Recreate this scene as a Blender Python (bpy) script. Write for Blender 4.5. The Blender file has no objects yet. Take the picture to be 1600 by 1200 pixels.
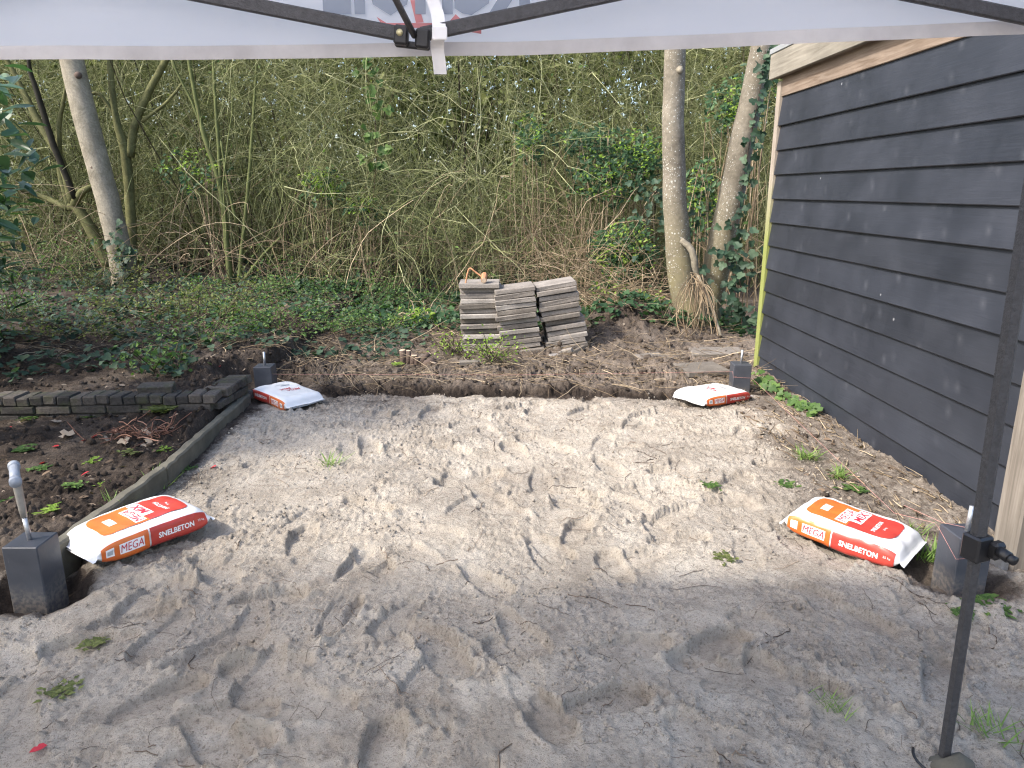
import bpy, math, random
import numpy as np
from mathutils import Vector, Matrix
random.seed(7); rng = np.random.default_rng(7)
S = bpy.context.scene; COL = S.collection
R = math.radians
# ------------------------------------------------------------------ camera, sky, sun, exposure
F_PX, CAM_H, PITCH = 1150.0, 1.42, math.atan(302/1150)
cam = bpy.data.cameras.new('camera'); cam.sensor_fit = 'HORIZONTAL'; cam.sensor_width = 36
cam.lens = F_PX/1600*36; cam.clip_start = .02; cam.clip_end = 1500
co = bpy.data.objects.new('camera', cam); COL.objects.link(co)
co.location = (0, 0, CAM_H); co.rotation_euler = (math.pi/2-PITCH, 0, 0); S.camera = co
SUN_EL, SUN_AZ = R(43), math.atan2(-.9, -.42)        # azimuth measured clockwise from +Y
wd = bpy.data.worlds.new('World'); S.world = wd; wd.use_nodes = True
nt = wd.node_tree; bg = nt.nodes['Background']
sk = nt.nodes.new('ShaderNodeTexSky'); sk.sky_type = 'NISHITA'; sk.sun_disc = False
sk.sun_elevation = SUN_EL; sk.sun_rotation = SUN_AZ; sk.air_density = 1.0; sk.dust_density = 3.0
nt.links.new(sk.outputs[0], bg.inputs[0]); bg.inputs[1].default_value = .15
sl = bpy.data.lights.new('sun', 'SUN'); sl.energy = 2.0; sl.angle = R(3.5); sl.color = (1, .94, .845)
so = bpy.data.objects.new('sun', sl); COL.objects.link(so)
sd = Vector((math.sin(SUN_AZ)*math.cos(SUN_EL), math.cos(SUN_AZ)*math.cos(SUN_EL), math.sin(SUN_EL)))
so.rotation_euler = sd.to_track_quat('Z', 'Y').to_euler(); so.location = (-6, -4, 9)
S.view_settings.view_transform = 'Standard'; S.view_settings.look = 'None'
S.view_settings.exposure = 1.64; S.view_settings.gamma = 1; S.view_settings.use_curve_mapping = False
S.render.engine = 'CYCLES'; S.cycles.max_bounces = 8; S.cycles.diffuse_bounces = 4
S.cycles.transparent_max_bounces = 8; S.cycles.use_denoising = True; S.cycles.denoising_prefilter = 'NONE'; S.cycles.filter_width = 1.2; S.cycles.sample_clamp_indirect = 4
# ------------------------------------------------------------------ helpers: where things stand
_c, _s = math.cos(PITCH), math.sin(PITCH)
def ray(u, v):
    x, y = (u-800)/F_PX, (v-600)/F_PX
    return x, _c-y*_s, -_s-y*_c
def P(u, v, z=0.0):                    # surveyed point on the level z
    x, Y, Z = ray(u, v); t = (z-CAM_H)/Z
    return np.array((x*t, Y*t, z))
def PY(u, v, Yw):                      # surveyed point at the distance Yw
    x, Y, Z = ray(u, v); t = Yw/Y
    return np.array((x*t, Yw, CAM_H+Z*t))
# ------------------------------------------------------------------ helpers: noise
def _hash(i, j, seed):
    h = (i.astype(np.int64)*374761393 + j.astype(np.int64)*668265263 + seed*1442695041) & 0xffffffff
    h = ((h ^ (h >> 13))*1274126177) & 0xffffffff
    return ((h ^ (h >> 16)) & 0xffff)/65535.0
def vn(x, y, seed=0):
    i, j = np.floor(x), np.floor(y); fx, fy = x-i, y-j
    fx = fx*fx*fx*(fx*(fx*6-15)+10); fy = fy*fy*fy*(fy*(fy*6-15)+10)
    i = i.astype(np.int64); j = j.astype(np.int64)
    a = _hash(i, j, seed); b = _hash(i+1, j, seed); c = _hash(i, j+1, seed); d = _hash(i+1, j+1, seed)
    return (a*(1-fx)+b*fx)*(1-fy)+(c*(1-fx)+d*fx)*fy*1.0-0.0
def fbm(x, y, sc, oct=4, seed=0, gain=.5):
    r = 0; a = 1; tot = 0; ca, sa = math.cos(.6), math.sin(.6)
    for o in range(oct):
        r = r+a*(vn(x/sc, y/sc, seed+o*17)-.5)*2; tot += a; a *= gain; sc *= .5
        x, y = x*ca-y*sa+3.1, x*sa+y*ca+1.7
    return r/tot
def sm(a, b, x):
    t = np.clip((x-a)/(b-a), 0, 1); return t*t*(3-2*t)
def clods(x, y, sc, seed, keep=.5):        # rounded crumbs of soil as height
    i0, j0 = np.floor(x/sc).astype(np.int64), np.floor(y/sc).astype(np.int64); out = np.zeros_like(x)
    for di in (-1, 0, 1):
        for dj in (-1, 0, 1):
            i, j = i0+di, j0+dj; a = _hash(i, j, seed); b = _hash(i, j, seed+7); c = _hash(i, j, seed+13); e = _hash(i, j, seed+29)
            rr = sc*(.18+.42*c*c)*(e < keep); ex_ = .6+.8*_hash(i, j, seed+31)
            d2 = ((x-(i+.15+.7*a)*sc)*ex_)**2+((y-(j+.15+.7*b)*sc)/ex_)**2
            out = np.maximum(out, np.sqrt(np.maximum(rr*rr-d2, 0)))
    return out
# ------------------------------------------------------------------ helpers: objects
def link(o, parent=None):
    COL.objects.link(o)
    if parent is not None: o.parent = parent
    return o
def tag(o, label=None, cat=None, group=None, kind=None):
    if label: o['label'] = label
    if cat: o['category'] = cat
    if group: o['group'] = group
    if kind: o['kind'] = kind
    return o
def thing(name, loc, label, cat, group=None, rz=0):
    o = bpy.data.objects.new(name, None); o.empty_display_size = .1
    o.location = [float(q) for q in loc]; o.rotation_euler = (0, 0, rz); link(o)
    return tag(o, label, cat, group)
def mesh(name, v, f, mats, smooth=True, mi=None, attrs=None):
    v = np.ascontiguousarray(np.asarray(v, np.float32).reshape(-1, 3))
    me = bpy.data.meshes.new(name)
    if isinstance(f, np.ndarray):
        fl = f.astype(np.int32); tot = np.full(len(fl), fl.shape[1], np.int32); lo = fl.ravel()
    else:
        tot = np.array([len(q) for q in f], np.int32); lo = np.array([i for q in f for i in q], np.int32)
    me.vertices.add(len(v)); me.vertices.foreach_set('co', v.ravel())
    me.loops.add(len(lo)); me.loops.foreach_set('vertex_index', lo)
    st = np.zeros(len(tot), np.int32); st[1:] = np.cumsum(tot)[:-1]
    me.polygons.add(len(tot)); me.polygons.foreach_set('loop_start', st); me.polygons.foreach_set('loop_total', tot)
    if mi is not None: me.polygons.foreach_set('material_index', np.asarray(mi, np.int32))
    for m in (mats if isinstance(mats, (list, tuple)) else [mats]): me.materials.append(m)
    me.polygons.foreach_set('use_smooth', np.full(len(tot), bool(smooth)))
    for k, a in (attrs or {}).items():
        at = me.attributes.new(k, 'FLOAT', 'POINT'); at.data.foreach_set('value', np.asarray(a, np.float32))
    me.update(calc_edges=True); me.validate()
    return me
def obj(name, me, parent=None, loc=None, rot=None, scale=None):
    o = bpy.data.objects.new(name, me); link(o, parent)
    if loc is not None: o.location = [float(q) for q in loc]
    if rot is not None: o.rotation_euler = rot
    if scale is not None: o.scale = scale if hasattr(scale, '__len__') else (scale,)*3
    return o
class MB:                                # collects shapes that become ONE mesh
    def __init__(s): s.v = []; s.f = []; s.n = 0
    def add(s, v, f):
        s.v.extend([tuple(map(float, q)) for q in v]); s.f.extend([tuple(int(i)+s.n for i in q) for q in f]); s.n = len(s.v); return s
    def box(s, a, b, bev=0.0, M=None):
        a = np.minimum(a, b); b = np.maximum(a, b) if False else np.asarray(b, float); a = np.asarray(a, float)
        lo, hi = np.minimum(a, b), np.maximum(a, b)
        if bev <= 0:
            v = [(x, y, z) for z in (lo[2], hi[2]) for y in (lo[1], hi[1]) for x in (lo[0], hi[0])]
            f = [(0, 2, 3, 1), (4, 5, 7, 6), (0, 1, 5, 4), (2, 6, 7, 3), (0, 4, 6, 2), (1, 3, 7, 5)]
        else:
            v = []; idx = {}
            for sx in (0, 1):
                for sy in (0, 1):
                    for sz in (0, 1):
                        c = [lo[0] if not sx else hi[0], lo[1] if not sy else hi[1], lo[2] if not sz else hi[2]]
                        for ax in range(3):
                            q = list(c)
                            for k in range(3):
                                if k != ax: q[k] += bev*(1 if not (sx, sy, sz)[k] else -1)
                            idx[(sx, sy, sz, ax)] = len(v); v.append(q)
            f = []
            for ax in range(3):
                o1, o2 = [k for k in range(3) if k != ax]
                for sd_ in (0, 1):
                    cyc = []
                    for (p, q) in ((0, 0), (1, 0), (1, 1), (0, 1)):
                        k = [0, 0, 0]; k[ax] = sd_; k[o1] = p; k[o2] = q; cyc.append(idx[(*k, ax)])
                    f.append(cyc if (sd_ == 1) == (ax != 1) else cyc[::-1])
            for ax in range(3):
                o1, o2 = [k for k in range(3) if k != ax]
                for p in (0, 1):
                    for q in (0, 1):
                        k0 = [0, 0, 0]; k0[o1] = p; k0[o2] = q; k1 = list(k0); k1[ax] = 1
                        f.append([idx[(*k0, o1)], idx[(*k0, o2)], idx[(*k1, o2)], idx[(*k1, o1)]])
            for sx in (0, 1):
                for sy in (0, 1):
                    for sz in (0, 1): f.append([idx[(sx, sy, sz, 0)], idx[(sx, sy, sz, 1)], idx[(sx, sy, sz, 2)]])
        if M is not None: v = [tuple(M @ Vector(q)) for q in v]
        return s.add(v, f)
    def tube(s, pts, r, n=8, cap=True, rot=0.0):
        pts = [np.asarray(p, float) for p in pts]; m = len(pts)
        rr = r if hasattr(r, '__len__') else [r]*m
        v = []; prev = None
        for i, p in enumerate(pts):
            t = pts[min(i+1, m-1)]-pts[max(i-1, 0)]; t = t/np.linalg.norm(t)
            if prev is None:
                ref = np.array((0, 0, 1.)) if abs(t[2]) < .9 else np.array((1., 0, 0)); a = np.cross(t, ref)
            else: a = prev-t*np.dot(prev, t)
            a = a/np.linalg.norm(a); prev = a; b = np.cross(t, a)
            for k in range(n):
                w = 2*math.pi*k/n+rot; v.append(p+rr[i]*(math.cos(w)*a+math.sin(w)*b))
        f = [(i*n+k, i*n+(k+1) % n, (i+1)*n+(k+1) % n, (i+1)*n+k) for i in range(m-1) for k in range(n)]
        if cap: f.append(tuple(range(n))[::-1]); f.append(tuple((m-1)*n+k for k in range(n)))
        return s.add(v, f)
    def mesh(s, name, m, smooth=False): return fixn(mesh(name, np.array(s.v), s.f, m, smooth))
    def build(s, name, m, parent=None, smooth=False, loc=None, rot=None): return obj(name, s.mesh(name, m, smooth), parent, loc, rot)
import bmesh
def fixn(me):
    b = bmesh.new(); b.from_mesh(me); bmesh.ops.recalc_face_normals(b, faces=b.faces); b.to_mesh(me); b.free(); return me
def smooth_path(pts, n=4):
    pts = [np.asarray(p, float) for p in pts]; out = []
    q = [2*pts[0]-pts[1]]+pts+[2*pts[-1]-pts[-2]]
    for i in range(1, len(q)-2):
        for k in range(n):
            t = k/n
            out.append(.5*(2*q[i]+(q[i+1]-q[i-1])*t+(2*q[i-1]-5*q[i]+4*q[i+1]-q[i+2])*t*t+(3*q[i]-q[i-1]-3*q[i+1]+q[i+2])*t**3))
    return out+[pts[-1]]
def tubes(paths, rad, n=3):              # many thin tubes at once -> arrays
    paths = np.asarray(paths, float); N, Sg, _ = paths.shape
    t = np.gradient(paths, axis=1); t /= np.linalg.norm(t, axis=2, keepdims=True)+1e-9
    ref = np.tile(np.array([.31, .83, .12]), (N, 1))[:, None, :]
    a = np.cross(t, np.broadcast_to(ref, t.shape)); a /= np.linalg.norm(a, axis=2, keepdims=True)+1e-9
    b = np.cross(t, a)
    w = np.arange(n)*2*math.pi/n
    ring = paths[:, :, None, :]+rad[:, :, None, None]*(np.cos(w)[None, None, :, None]*a[:, :, None, :]+np.sin(w)[None, None, :, None]*b[:, :, None, :])
    idx = np.arange(N*Sg*n).reshape(N, Sg, n)
    f = np.stack([idx[:, :-1, :], np.roll(idx, -1, 2)[:, :-1, :], np.roll(idx, -1, 2)[:, 1:, :], idx[:, 1:, :]], -1).reshape(-1, 4)
    return ring.reshape(-1, 3), f
def walk(start, d0, length, segs, wob=.25, grav=-.1):   # random growing paths
    N = len(start); p = np.zeros((N, segs+1, 3)); p[:, 0] = start
    d = d0/np.linalg.norm(d0, axis=1, keepdims=True); st = (length/segs)[:, None]
    for k in range(segs):
        d = d+rng.normal(0, wob, (N, 3))+np.array((0, 0, grav)); d /= np.linalg.norm(d, axis=1, keepdims=True)
        p[:, k+1] = p[:, k]+d*st
    return p
# leaf outlines (x across, y along, z fold)
def leaf_t(kind):
    if kind == 'ivy':
        o = [(0, 0), (.35, -.12), (.55, .2), (.32, .42), (.36, .72), (0, 1), (-.36, .72), (-.32, .42), (-.55, .2), (-.35, -.12)]
    elif kind == 'oval': o = [(0, 0), (.2, .22), (.25, .5), (.16, .8), (0, 1), (-.16, .8), (-.25, .5), (-.2, .22)]
    elif kind == 'long': o = [(0, 0), (.13, .2), (.17, .5), (.11, .8), (0, 1), (-.11, .8), (-.17, .5), (-.13, .2)]
    elif kind == 'small': o = [(0, 0), (.3, .45), (0, 1), (-.3, .45)]
    elif kind == 'blade': o = [(-.03, 0), (.03, 0), (.022, .55), (0, 1), (-.022, .55)]
    v = [(0, .45, -.06)]+[(x, y, .1*abs(x)*2-.18*y*y) for x, y in o]; m = len(o)
    if kind in ('small', 'blade'):
        return np.array([(x, y, .1*abs(x)-.15*y*y) for x, y in o]), ([(0, 1, 2), (0, 2, 3)] if kind == 'small' else [(0, 1, 2), (0, 2, 4), (2, 3, 4)])
    return np.array(v), [(0, 1+k, 1+(k+1) % m) for k in range(m)]
LT = {k: leaf_t(k) for k in ('ivy', 'oval', 'long', 'small', 'blade')}
def rots(n, up=(0, 0, 1), spread=.6, yaw=None):
    z = np.asarray(up, float)+rng.normal(0, spread, (n, 3)); z /= np.linalg.norm(z, axis=1, keepdims=True)
    a = rng.normal(0, 1, (n, 3)); y = a-z*np.sum(a*z, 1, keepdims=True); y /= np.linalg.norm(y, axis=1, keepdims=True)
    x = np.cross(y, z); return np.stack([x, y, z], 2)
def scatter(kind, c, Rm, size):
    tv, tf = LT[kind]; tf = np.array(tf); N = len(c)
    v = np.einsum('nij,kj->nki', Rm, tv)*np.asarray(size)[:, None, None]+np.asarray(c)[:, None, :]
    f = (tf[None]+(np.arange(N)*len(tv))[:, None, None]).reshape(-1, 3)
    return v.reshape(-1, 3), f, np.repeat(rng.random(N), len(tv))
def leafcloud(name, kind, c, Rm, size, m, parent=None):
    v, f, r = scatter(kind, c, Rm, size)
    return obj(name, mesh(name, v, f, m, False, attrs={'rnd': r}), parent)
# ------------------------------------------------------------------ materials
class NT:
    def __init__(s, name):
        s.m = bpy.data.materials.new(name); s.m.use_nodes = True; s.t = s.m.node_tree; s.b = s.t.nodes['Principled BSDF']
        s.out = s.t.nodes['Material Output']
    def n(s, ty, **k):
        q = s.t.nodes.new(ty)
        for a, b in k.items(): setattr(q, a, b)
        return q
    def l(s, a, b): s.t.links.new(a, b)
    def coord(s, kind='Object', scale=(1, 1, 1), rot=(0, 0, 0)):
        c = s.n('ShaderNodeTexCoord'); mp = s.n('ShaderNodeMapping'); mp.inputs['Scale'].default_value = scale; mp.inputs['Rotation'].default_value = rot
        s.l(c.outputs[kind], mp.inputs[0]); return mp.outputs[0]
    def pos(s): return s.n('ShaderNodeNewGeometry').outputs['Position']
    def noise(s, co_, sc, det=5, rough=.6, dist=0):
        q = s.n('ShaderNodeTexNoise'); q.inputs['Scale'].default_value = sc; q.inputs['Detail'].default_value = det
        q.inputs['Roughness'].default_value = rough; q.inputs['Distortion'].default_value = dist
        if co_ is not None: s.l(co_, q.inputs['Vector'])
        return q.outputs['Fac']
    def ramp(s, fac, *st):
        q = s.n('ShaderNodeValToRGB'); e = q.color_ramp.elements
        while len(e) < len(st): e.new(.5)
        for k, (p, c) in enumerate(st):
            e[k].position = p; e[k].color = (*c, 1) if hasattr(c, '__len__') else (c, c, c, 1)
        s.l(fac, q.inputs[0]); return q.outputs[0]
    def mix(s, fac, a, b, mode='MIX'):
        q = s.n('ShaderNodeMix', data_type='RGBA', blend_type=mode)
        for sock, val in ((q.inputs[0], fac), (q.inputs[6], a), (q.inputs[7], b)):
            if isinstance(val, (int, float)): sock.default_value = val
            elif isinstance(val, tuple): sock.default_value = (*val, 1)
            else: s.l(val, sock)
        return q.outputs[2]
    def math(s, op, a, b=0.0):
        q = s.n('ShaderNodeMath', operation=op)
        for k, val in ((0, a), (1, b)):
            if isinstance(val, (int, float)): q.inputs[k].default_value = val
            else: s.l(val, q.inputs[k])
        return q.outputs[0]
    def attr(s, name): return s.n('ShaderNodeAttribute', attribute_name=name).outputs['Fac']
    def rand(s): return s.n('ShaderNodeObjectInfo').outputs['Random']
    def col(s, c):
        if isinstance(c, tuple): s.b.inputs['Base Color'].default_value = (*c, 1)
        else: s.l(c, s.b.inputs['Base Color'])
    def rough(s, r, spec=.5):
        if isinstance(r, (int, float)): s.b.inputs['Roughness'].default_value = r
        else: s.l(r, s.b.inputs['Roughness'])
        s.b.inputs['Specular IOR Level'].default_value = spec
    def bump(s, h, st=.4, dist=.01):
        q = s.n('ShaderNodeBump'); q.inputs['Strength'].default_value = st; q.inputs['Distance'].default_value = dist
        s.l(h, q.inputs['Height']); s.l(q.outputs[0], s.b.inputs['Normal'])
    def translucent(s, c, fac):
        tr = s.n('ShaderNodeBsdfTranslucent'); mx = s.n('ShaderNodeMixShader'); mx.inputs[0].default_value = fac
        if isinstance(c, tuple): tr.inputs[0].default_value = (*c, 1)
        else: s.l(c, tr.inputs[0])
        s.l(s.b.outputs[0], mx.inputs[1]); s.l(tr.outputs[0], mx.inputs[2]); s.l(mx.outputs[0], s.out.inputs[0])
def simple(name, c, rough=.6, var=.15, sc=8, bump=0, bsc=60, metal=0, spec=.5):
    q = NT(name); co_ = q.coord()
    n = q.noise(co_, sc)
    q.col(q.mix(1.0, tuple(c), q.ramp(n, (.25, 1-var), (.75, 1+var)), 'MULTIPLY')); q.rough(rough, spec); q.b.inputs['Metallic'].default_value = metal
    if bump: q.bump(q.noise(co_, bsc), bump, .004)
    return q.m
def leafmat(name, a, b, c=None, tr=.35, rough=.55, spec=.25):
    q = NT(name); r = q.attr('rnd')
    st = [(0, a), (.6, b)]+([(1, c)] if c else [])
    col = q.ramp(r, *st); q.col(col); q.rough(rough, spec)
    q.translucent(q.mix(1.0, col, (1.3, 1.5, .7), 'MULTIPLY'), tr); return q.m
M = {}
M['leaf_dark'] = leafmat('leaf_dark', (.018, .045, .022), (.04, .085, .038), (.075, .14, .055), .25, .5)
M['leaf_laurel'] = leafmat('leaf_laurel', (.03, .075, .038), (.06, .125, .06), (.1, .18, .08), .25, .36, .45)
M['leaf_ivy'] = leafmat('leaf_ivy', (.014, .034, .02), (.036, .07, .042), (.08, .125, .075), .2, .55)
M['leaf_lime'] = leafmat('leaf_lime', (.13, .22, .035), (.22, .33, .05), (.3, .4, .1), .4, .5)
M['leaf_mid'] = leafmat('leaf_mid', (.05, .1, .03), (.09, .16, .045), (.14, .22, .06), .35, .5)
M['leaf_olive'] = leafmat('leaf_olive', (.08, .10, .034), (.14, .165, .055), (.21, .23, .085), .35, .6)
M['grass'] = leafmat('grass_blade', (.1, .17, .04), (.17, .27, .07), (.28, .36, .13), .35, .5)
M['litter'] = leafmat('dry_leaf', (.06, .042, .03), (.16, .115, .08), (.34, .28, .22), .1, .8, .2)
M['petal'] = leafmat('red_petal', (.35, .02, .03), (.5, .04, .06), None, .2, .5)
def twigmat(name, a, b, c):
    q = NT(name); r = q.attr('rnd'); n = q.noise(q.pos(), 9, 3)
    col = q.ramp(r, (0, a), (.55, b), (.9, c), (1, tuple(min(.6, k*1.45) for k in c))); q.col(q.mix(1.0, col, q.ramp(n, (.3, .7), (.7, 1.25)), 'MULTIPLY')); q.rough(.8, .25); return q.m
M['twig'] = twigmat('olive_twig', (.10, .115, .042), (.195, .215, .088), (.34, .345, .19))
M['twig_tan'] = twigmat('dry_twig', (.12, .085, .055), (.25, .19, .12), (.4, .32, .22))
M['twig_dark'] = twigmat('dark_twig', (.02, .018, .012), (.06, .05, .03), (.11, .1, .055))
M['root'] = twigmat('dark_root', (.05, .035, .026), (.11, .08, .06), (.2, .15, .11))
def sandmat():
    q = NT('sand_and_soil'); p = q.pos(); m = q.attr('soil')
    big = q.noise(p, 1.1, 5, .6); mid = q.noise(p, 5, 6, .7); fine = q.noise(p, 60, 5, .75); gr = q.noise(p, 420, 3, .8)
    dry = q.ramp(mid, (.25, (.40, .345, .28)), (.5, (.53, .47, .395)), (.75, (.63, .58, .505)))
    dry = q.mix(q.ramp(big, (.42, 0.0), (.62, .75)), dry, q.ramp(mid, (.3, (.27, .235, .195)), (.7, (.42, .375, .325))))
    dry = q.mix(1.0, dry, q.ramp(fine, (.3, .55), (.46, .97), (.75, 1.12)), 'MULTIPLY')
    wv = q.n('ShaderNodeTexNoise'); wv.inputs['Scale'].default_value = 38; wv.inputs['Detail'].default_value = 4; q.l(p, wv.inputs['Vector'])
    pd = q.n('ShaderNodeVectorMath', operation='MULTIPLY_ADD'); q.l(wv.outputs['Color'], pd.inputs[0]); pd.inputs[1].default_value = (.05, .05, .05); q.l(p, pd.inputs[2])
    for sc_, th, am in ((95, .14, .55), (210, .18, .5)):
        vv = q.n('ShaderNodeTexVoronoi'); vv.inputs['Scale'].default_value = sc_; q.l(pd.outputs[0], vv.inputs['Vector']); sp_ = q.n('ShaderNodeSeparateColor'); q.l(vv.outputs['Color'], sp_.inputs[0])
        lim = q.ramp(q.noise(p, 3.0, 4, .7), (.4, .97), (.68, .70))
        on = q.math('MULTIPLY', q.math('GREATER_THAN', sp_.outputs[0], lim), q.ramp(vv.outputs['Distance'], (th*2, am), (th*3.4, 0.0)))
        dry = q.mix(on, dry, (.15, .12, .095))
    stn = q.noise(pd.outputs[0], 2.3, 6, .72, 1.2)
    dry = q.mix(q.ramp(stn, (.52, 0.0), (.64, .42)), dry, (.22, .185, .15))
    soil = q.ramp(mid, (.25, (.028, .022, .018)), (.5, (.06, .046, .037)), (.72, (.13, .104, .085)))
    soil = q.mix(q.attr('pale'), soil, q.ramp(mid, (.3, (.12, .094, .075)), (.7, (.27, .225, .185))))
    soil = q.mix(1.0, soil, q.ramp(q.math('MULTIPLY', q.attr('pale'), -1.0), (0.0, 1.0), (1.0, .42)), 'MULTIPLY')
    soil = q.mix(1.0, soil, q.ramp(fine, (.25, .5), (.5, 1.0), (.75, 1.35)), 'MULTIPLY')
    jag = q.math('ADD', m, q.math('MULTIPLY', q.math('SUBTRACT', q.noise(p, 22, 6, .75), .5), .9))
    f = q.ramp(jag, (.3, 0.0), (.72, 1.0))
    q.col(q.mix(f, dry, soil)); q.rough(.95, .15)
    h = q.math('ADD', q.math('MULTIPLY', fine, 1.0), q.math('MULTIPLY', gr, .45))
    q.bump(h, 1.0, .016); return q.m
M['sand'] = sandmat()
def barkmat(name, a, b, spots=None, green=None, cs=3.0):
    q = NT(name); p = q.pos(); co_ = q.coord()
    n = q.noise(co_, cs, 6, .65, .4); n2 = q.noise(co_, cs*9, 4, .7)
    col = q.ramp(n, (.3, a), (.7, b)); col = q.mix(1.0, col, q.ramp(n2, (.3, .72), (.7, 1.2)), 'MULTIPLY')
    if green:
        s = q.n('ShaderNodeSeparateXYZ'); q.l(p, s.inputs[0])
        g = q.math('MULTIPLY', q.ramp(q.math('MULTIPLY', s.outputs[2], .5), (.15, 1.0), (.75, .0)), q.ramp(n, (.35, .2), (.6, .9)))
        col = q.mix(g, col, green)
    if spots:
        for sc_, th in ((30, .25), (58, .25)):
            v = q.n('ShaderNodeTexVoronoi'); v.inputs['Scale'].default_value = sc_; q.l(co_, v.inputs['Vector'])
            big = q.noise(co_, 2.2, 3)
            rr = q.math('MULTIPLY', q.ramp(big, (.3, .3), (.68, 1.15)), th)
            on = q.ramp(q.math('SUBTRACT', q.math('ADD', v.outputs['Distance'], q.math('MULTIPLY', n2, .12)), rr), (.02, 1.0), (.09, 0.0))
            sep = q.n('ShaderNodeSeparateColor'); q.l(v.outputs['Color'], sep.inputs[0])
            on = q.math('MULTIPLY', on, q.ramp(sep.outputs[0], (.35, 0.0), (.45, .8)))
            col = q.mix(on, col, spots)
    q.col(col); q.rough(.85, .2); q.bump(n2, .5, .012); return q.m
M['bark_grey'] = barkmat('grey_bark', (.12, .105, .08), (.23, .205, .165), (.44, .44, .40), (.17, .15, .07))
M['bark_left'] = barkmat('rough_grey_bark', (.15, .132, .098), (.30, .27, .215), None, None, 5)
M['bark_moss'] = barkmat('mossy_bark', (.07, .07, .03), (.16, .16, .07), None, None, 6)
def paintedwood():
    q = NT('black_stained_board'); co_ = q.coord('Object'); rn = q.rand()
    ad = q.n('ShaderNodeVectorMath', operation='ADD'); cb = q.n('ShaderNodeCombineXYZ'); q.l(q.math('MULTIPLY', rn, 50.0), cb.inputs[1]); q.l(q.math('MULTIPLY', rn, 9.0), cb.inputs[2])
    q.l(co_, ad.inputs[0]); q.l(cb.outputs[0], ad.inputs[1])
    mp = q.n('ShaderNodeMapping'); mp.inputs['Scale'].default_value = (1, .9, 14); q.l(ad.outputs[0], mp.inputs[0])
    g = q.noise(mp.outputs[0], 3.5, 6, .6, 1.4)
    n = q.noise(ad.outputs[0], 2.2, 4, .6)
    col = q.ramp(n, (.3, (.0155, .0185, .0265)), (.7, (.025, .029, .040)))
    col = q.mix(1.0, col, q.ramp(g, (.3, .86), (.6, 1.0), (.78, 1.12)), 'MULTIPLY')
    mk = q.n('ShaderNodeMapping'); mk.vector_type = 'TEXTURE'; mk.inputs['Scale'].default_value = (1, .085, .115); mk.inputs['Rotation'].default_value = (R(-35), 0, 0); q.l(ad.outputs[0], mk.inputs[0])
    v = q.n('ShaderNodeTexVoronoi'); v.inputs['Scale'].default_value = 1.0; q.l(mk.outputs[0], v.inputs['Vector'])
    sep = q.n('ShaderNodeSeparateColor'); q.l(v.outputs['Color'], sep.inputs[0])
    k = q.math('MULTIPLY', q.ramp(v.outputs['Distance'], (.0, .8), (.12, .35), (.36, 0.0)), q.ramp(sep.outputs[0], (.80, 0.0), (.97, .5)))
    col = q.mix(k, col, (.085, .09, .105))
    v2 = q.n('ShaderNodeTexVoronoi'); v2.inputs['Scale'].default_value = 9; q.l(ad.outputs[0], v2.inputs['Vector'])
    sp2 = q.n('ShaderNodeSeparateColor'); q.l(v2.outputs['Color'], sp2.inputs[0])
    col = q.mix(q.math('MULTIPLY', q.ramp(v2.outputs['Distance'], (.05, .8), (.09, 0.0)), q.ramp(sp2.outputs[1], (.9, 0.0), (.95, .6))), col, (.35, .36, .38))
    col = q.mix(1.0, col, q.ramp(rn, (0, .85), (1, 1.18)), 'MULTIPLY'); q.col(col); q.rough(q.ramp(n, (.3, .42), (.7, .62)), .5); q.bump(g, .25, .004); return q.m
M['board'] = paintedwood()
def rawwood(name, a, b, axis=1, algae=None, sc=2.5):
    q = NT(name); st = [16, 16, 16]; st[axis] = .8
    co_ = q.coord('Object', tuple(st)); g = q.noise(co_, sc, 6, .62, 1.0); n = q.noise(q.coord(), 3, 4)
    col = q.ramp(g, (.28, a), (.72, b)); col = q.mix(1.0, col, q.ramp(n, (.3, .82), (.7, 1.12)), 'MULTIPLY')
    if algae:
        s = q.n('ShaderNodeSeparateXYZ'); q.l(q.pos(), s.inputs[0])
        f = q.ramp(q.math('ADD', q.math('MULTIPLY', s.outputs[2], .5), q.math('MULTIPLY', q.math('SUBTRACT', n, .5), .25)), (.5, .92), (.78, 0.0))
        col = q.mix(f, col, algae)
    q.col(col); q.rough(.8, .25); q.bump(g, .35, .004); return q.m
M['wood_pale'] = rawwood('weathered_pale_wood', (.145, .13, .105), (.27, .25, .21), 1)
M['wood_trim'] = rawwood('brown_weathered_wood', (.12, .085, .06), (.25, .20, .16), 1)
M['wood_corner'] = rawwood('pale_wood_with_algae', (.22, .185, .15), (.36, .315, .265), 2, (.20, .23, .06))
M['wood_post'] = rawwood('grey_post_wood', (.115, .098, .08), (.25, .222, .19), 2)
M['metal_strip'] = simple('aluminium', (.55, .57, .6), .4, .08, 6, metal=.6)
M['zinc'] = simple('zinc_rod', (.5, .51, .53), .38, .2, 60, .3, 300, metal=.8)
M['steel'] = simple('dull_steel', (.30, .285, .26), .5, .2, 50, metal=.5)
M['pvc'] = simple('grey_plastic', (.26, .285, .33), .45, .06, 20)
q = NT('anthracite_plastic'); co_ = q.coord(); n = q.noise(co_, 9, 5, .65); sc1 = q.noise(q.coord('Object', (90, 90, 9), (R(25), R(15), 0)), 1.6, 5, .7); sc2 = q.noise(q.coord('Object', (9, 60, 70), (0, R(30), R(20))), 1.3, 5, .7)
cl = q.ramp(n, (.3, (.038, .042, .053)), (.7, (.056, .061, .074))); cl = q.mix(q.ramp(sc1, (.64, 0.0), (.74, .5)), cl, (.17, .175, .185)); cl = q.mix(q.ramp(sc2, (.66, 0.0), (.76, .45)), cl, (.18, .17, .155))
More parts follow.
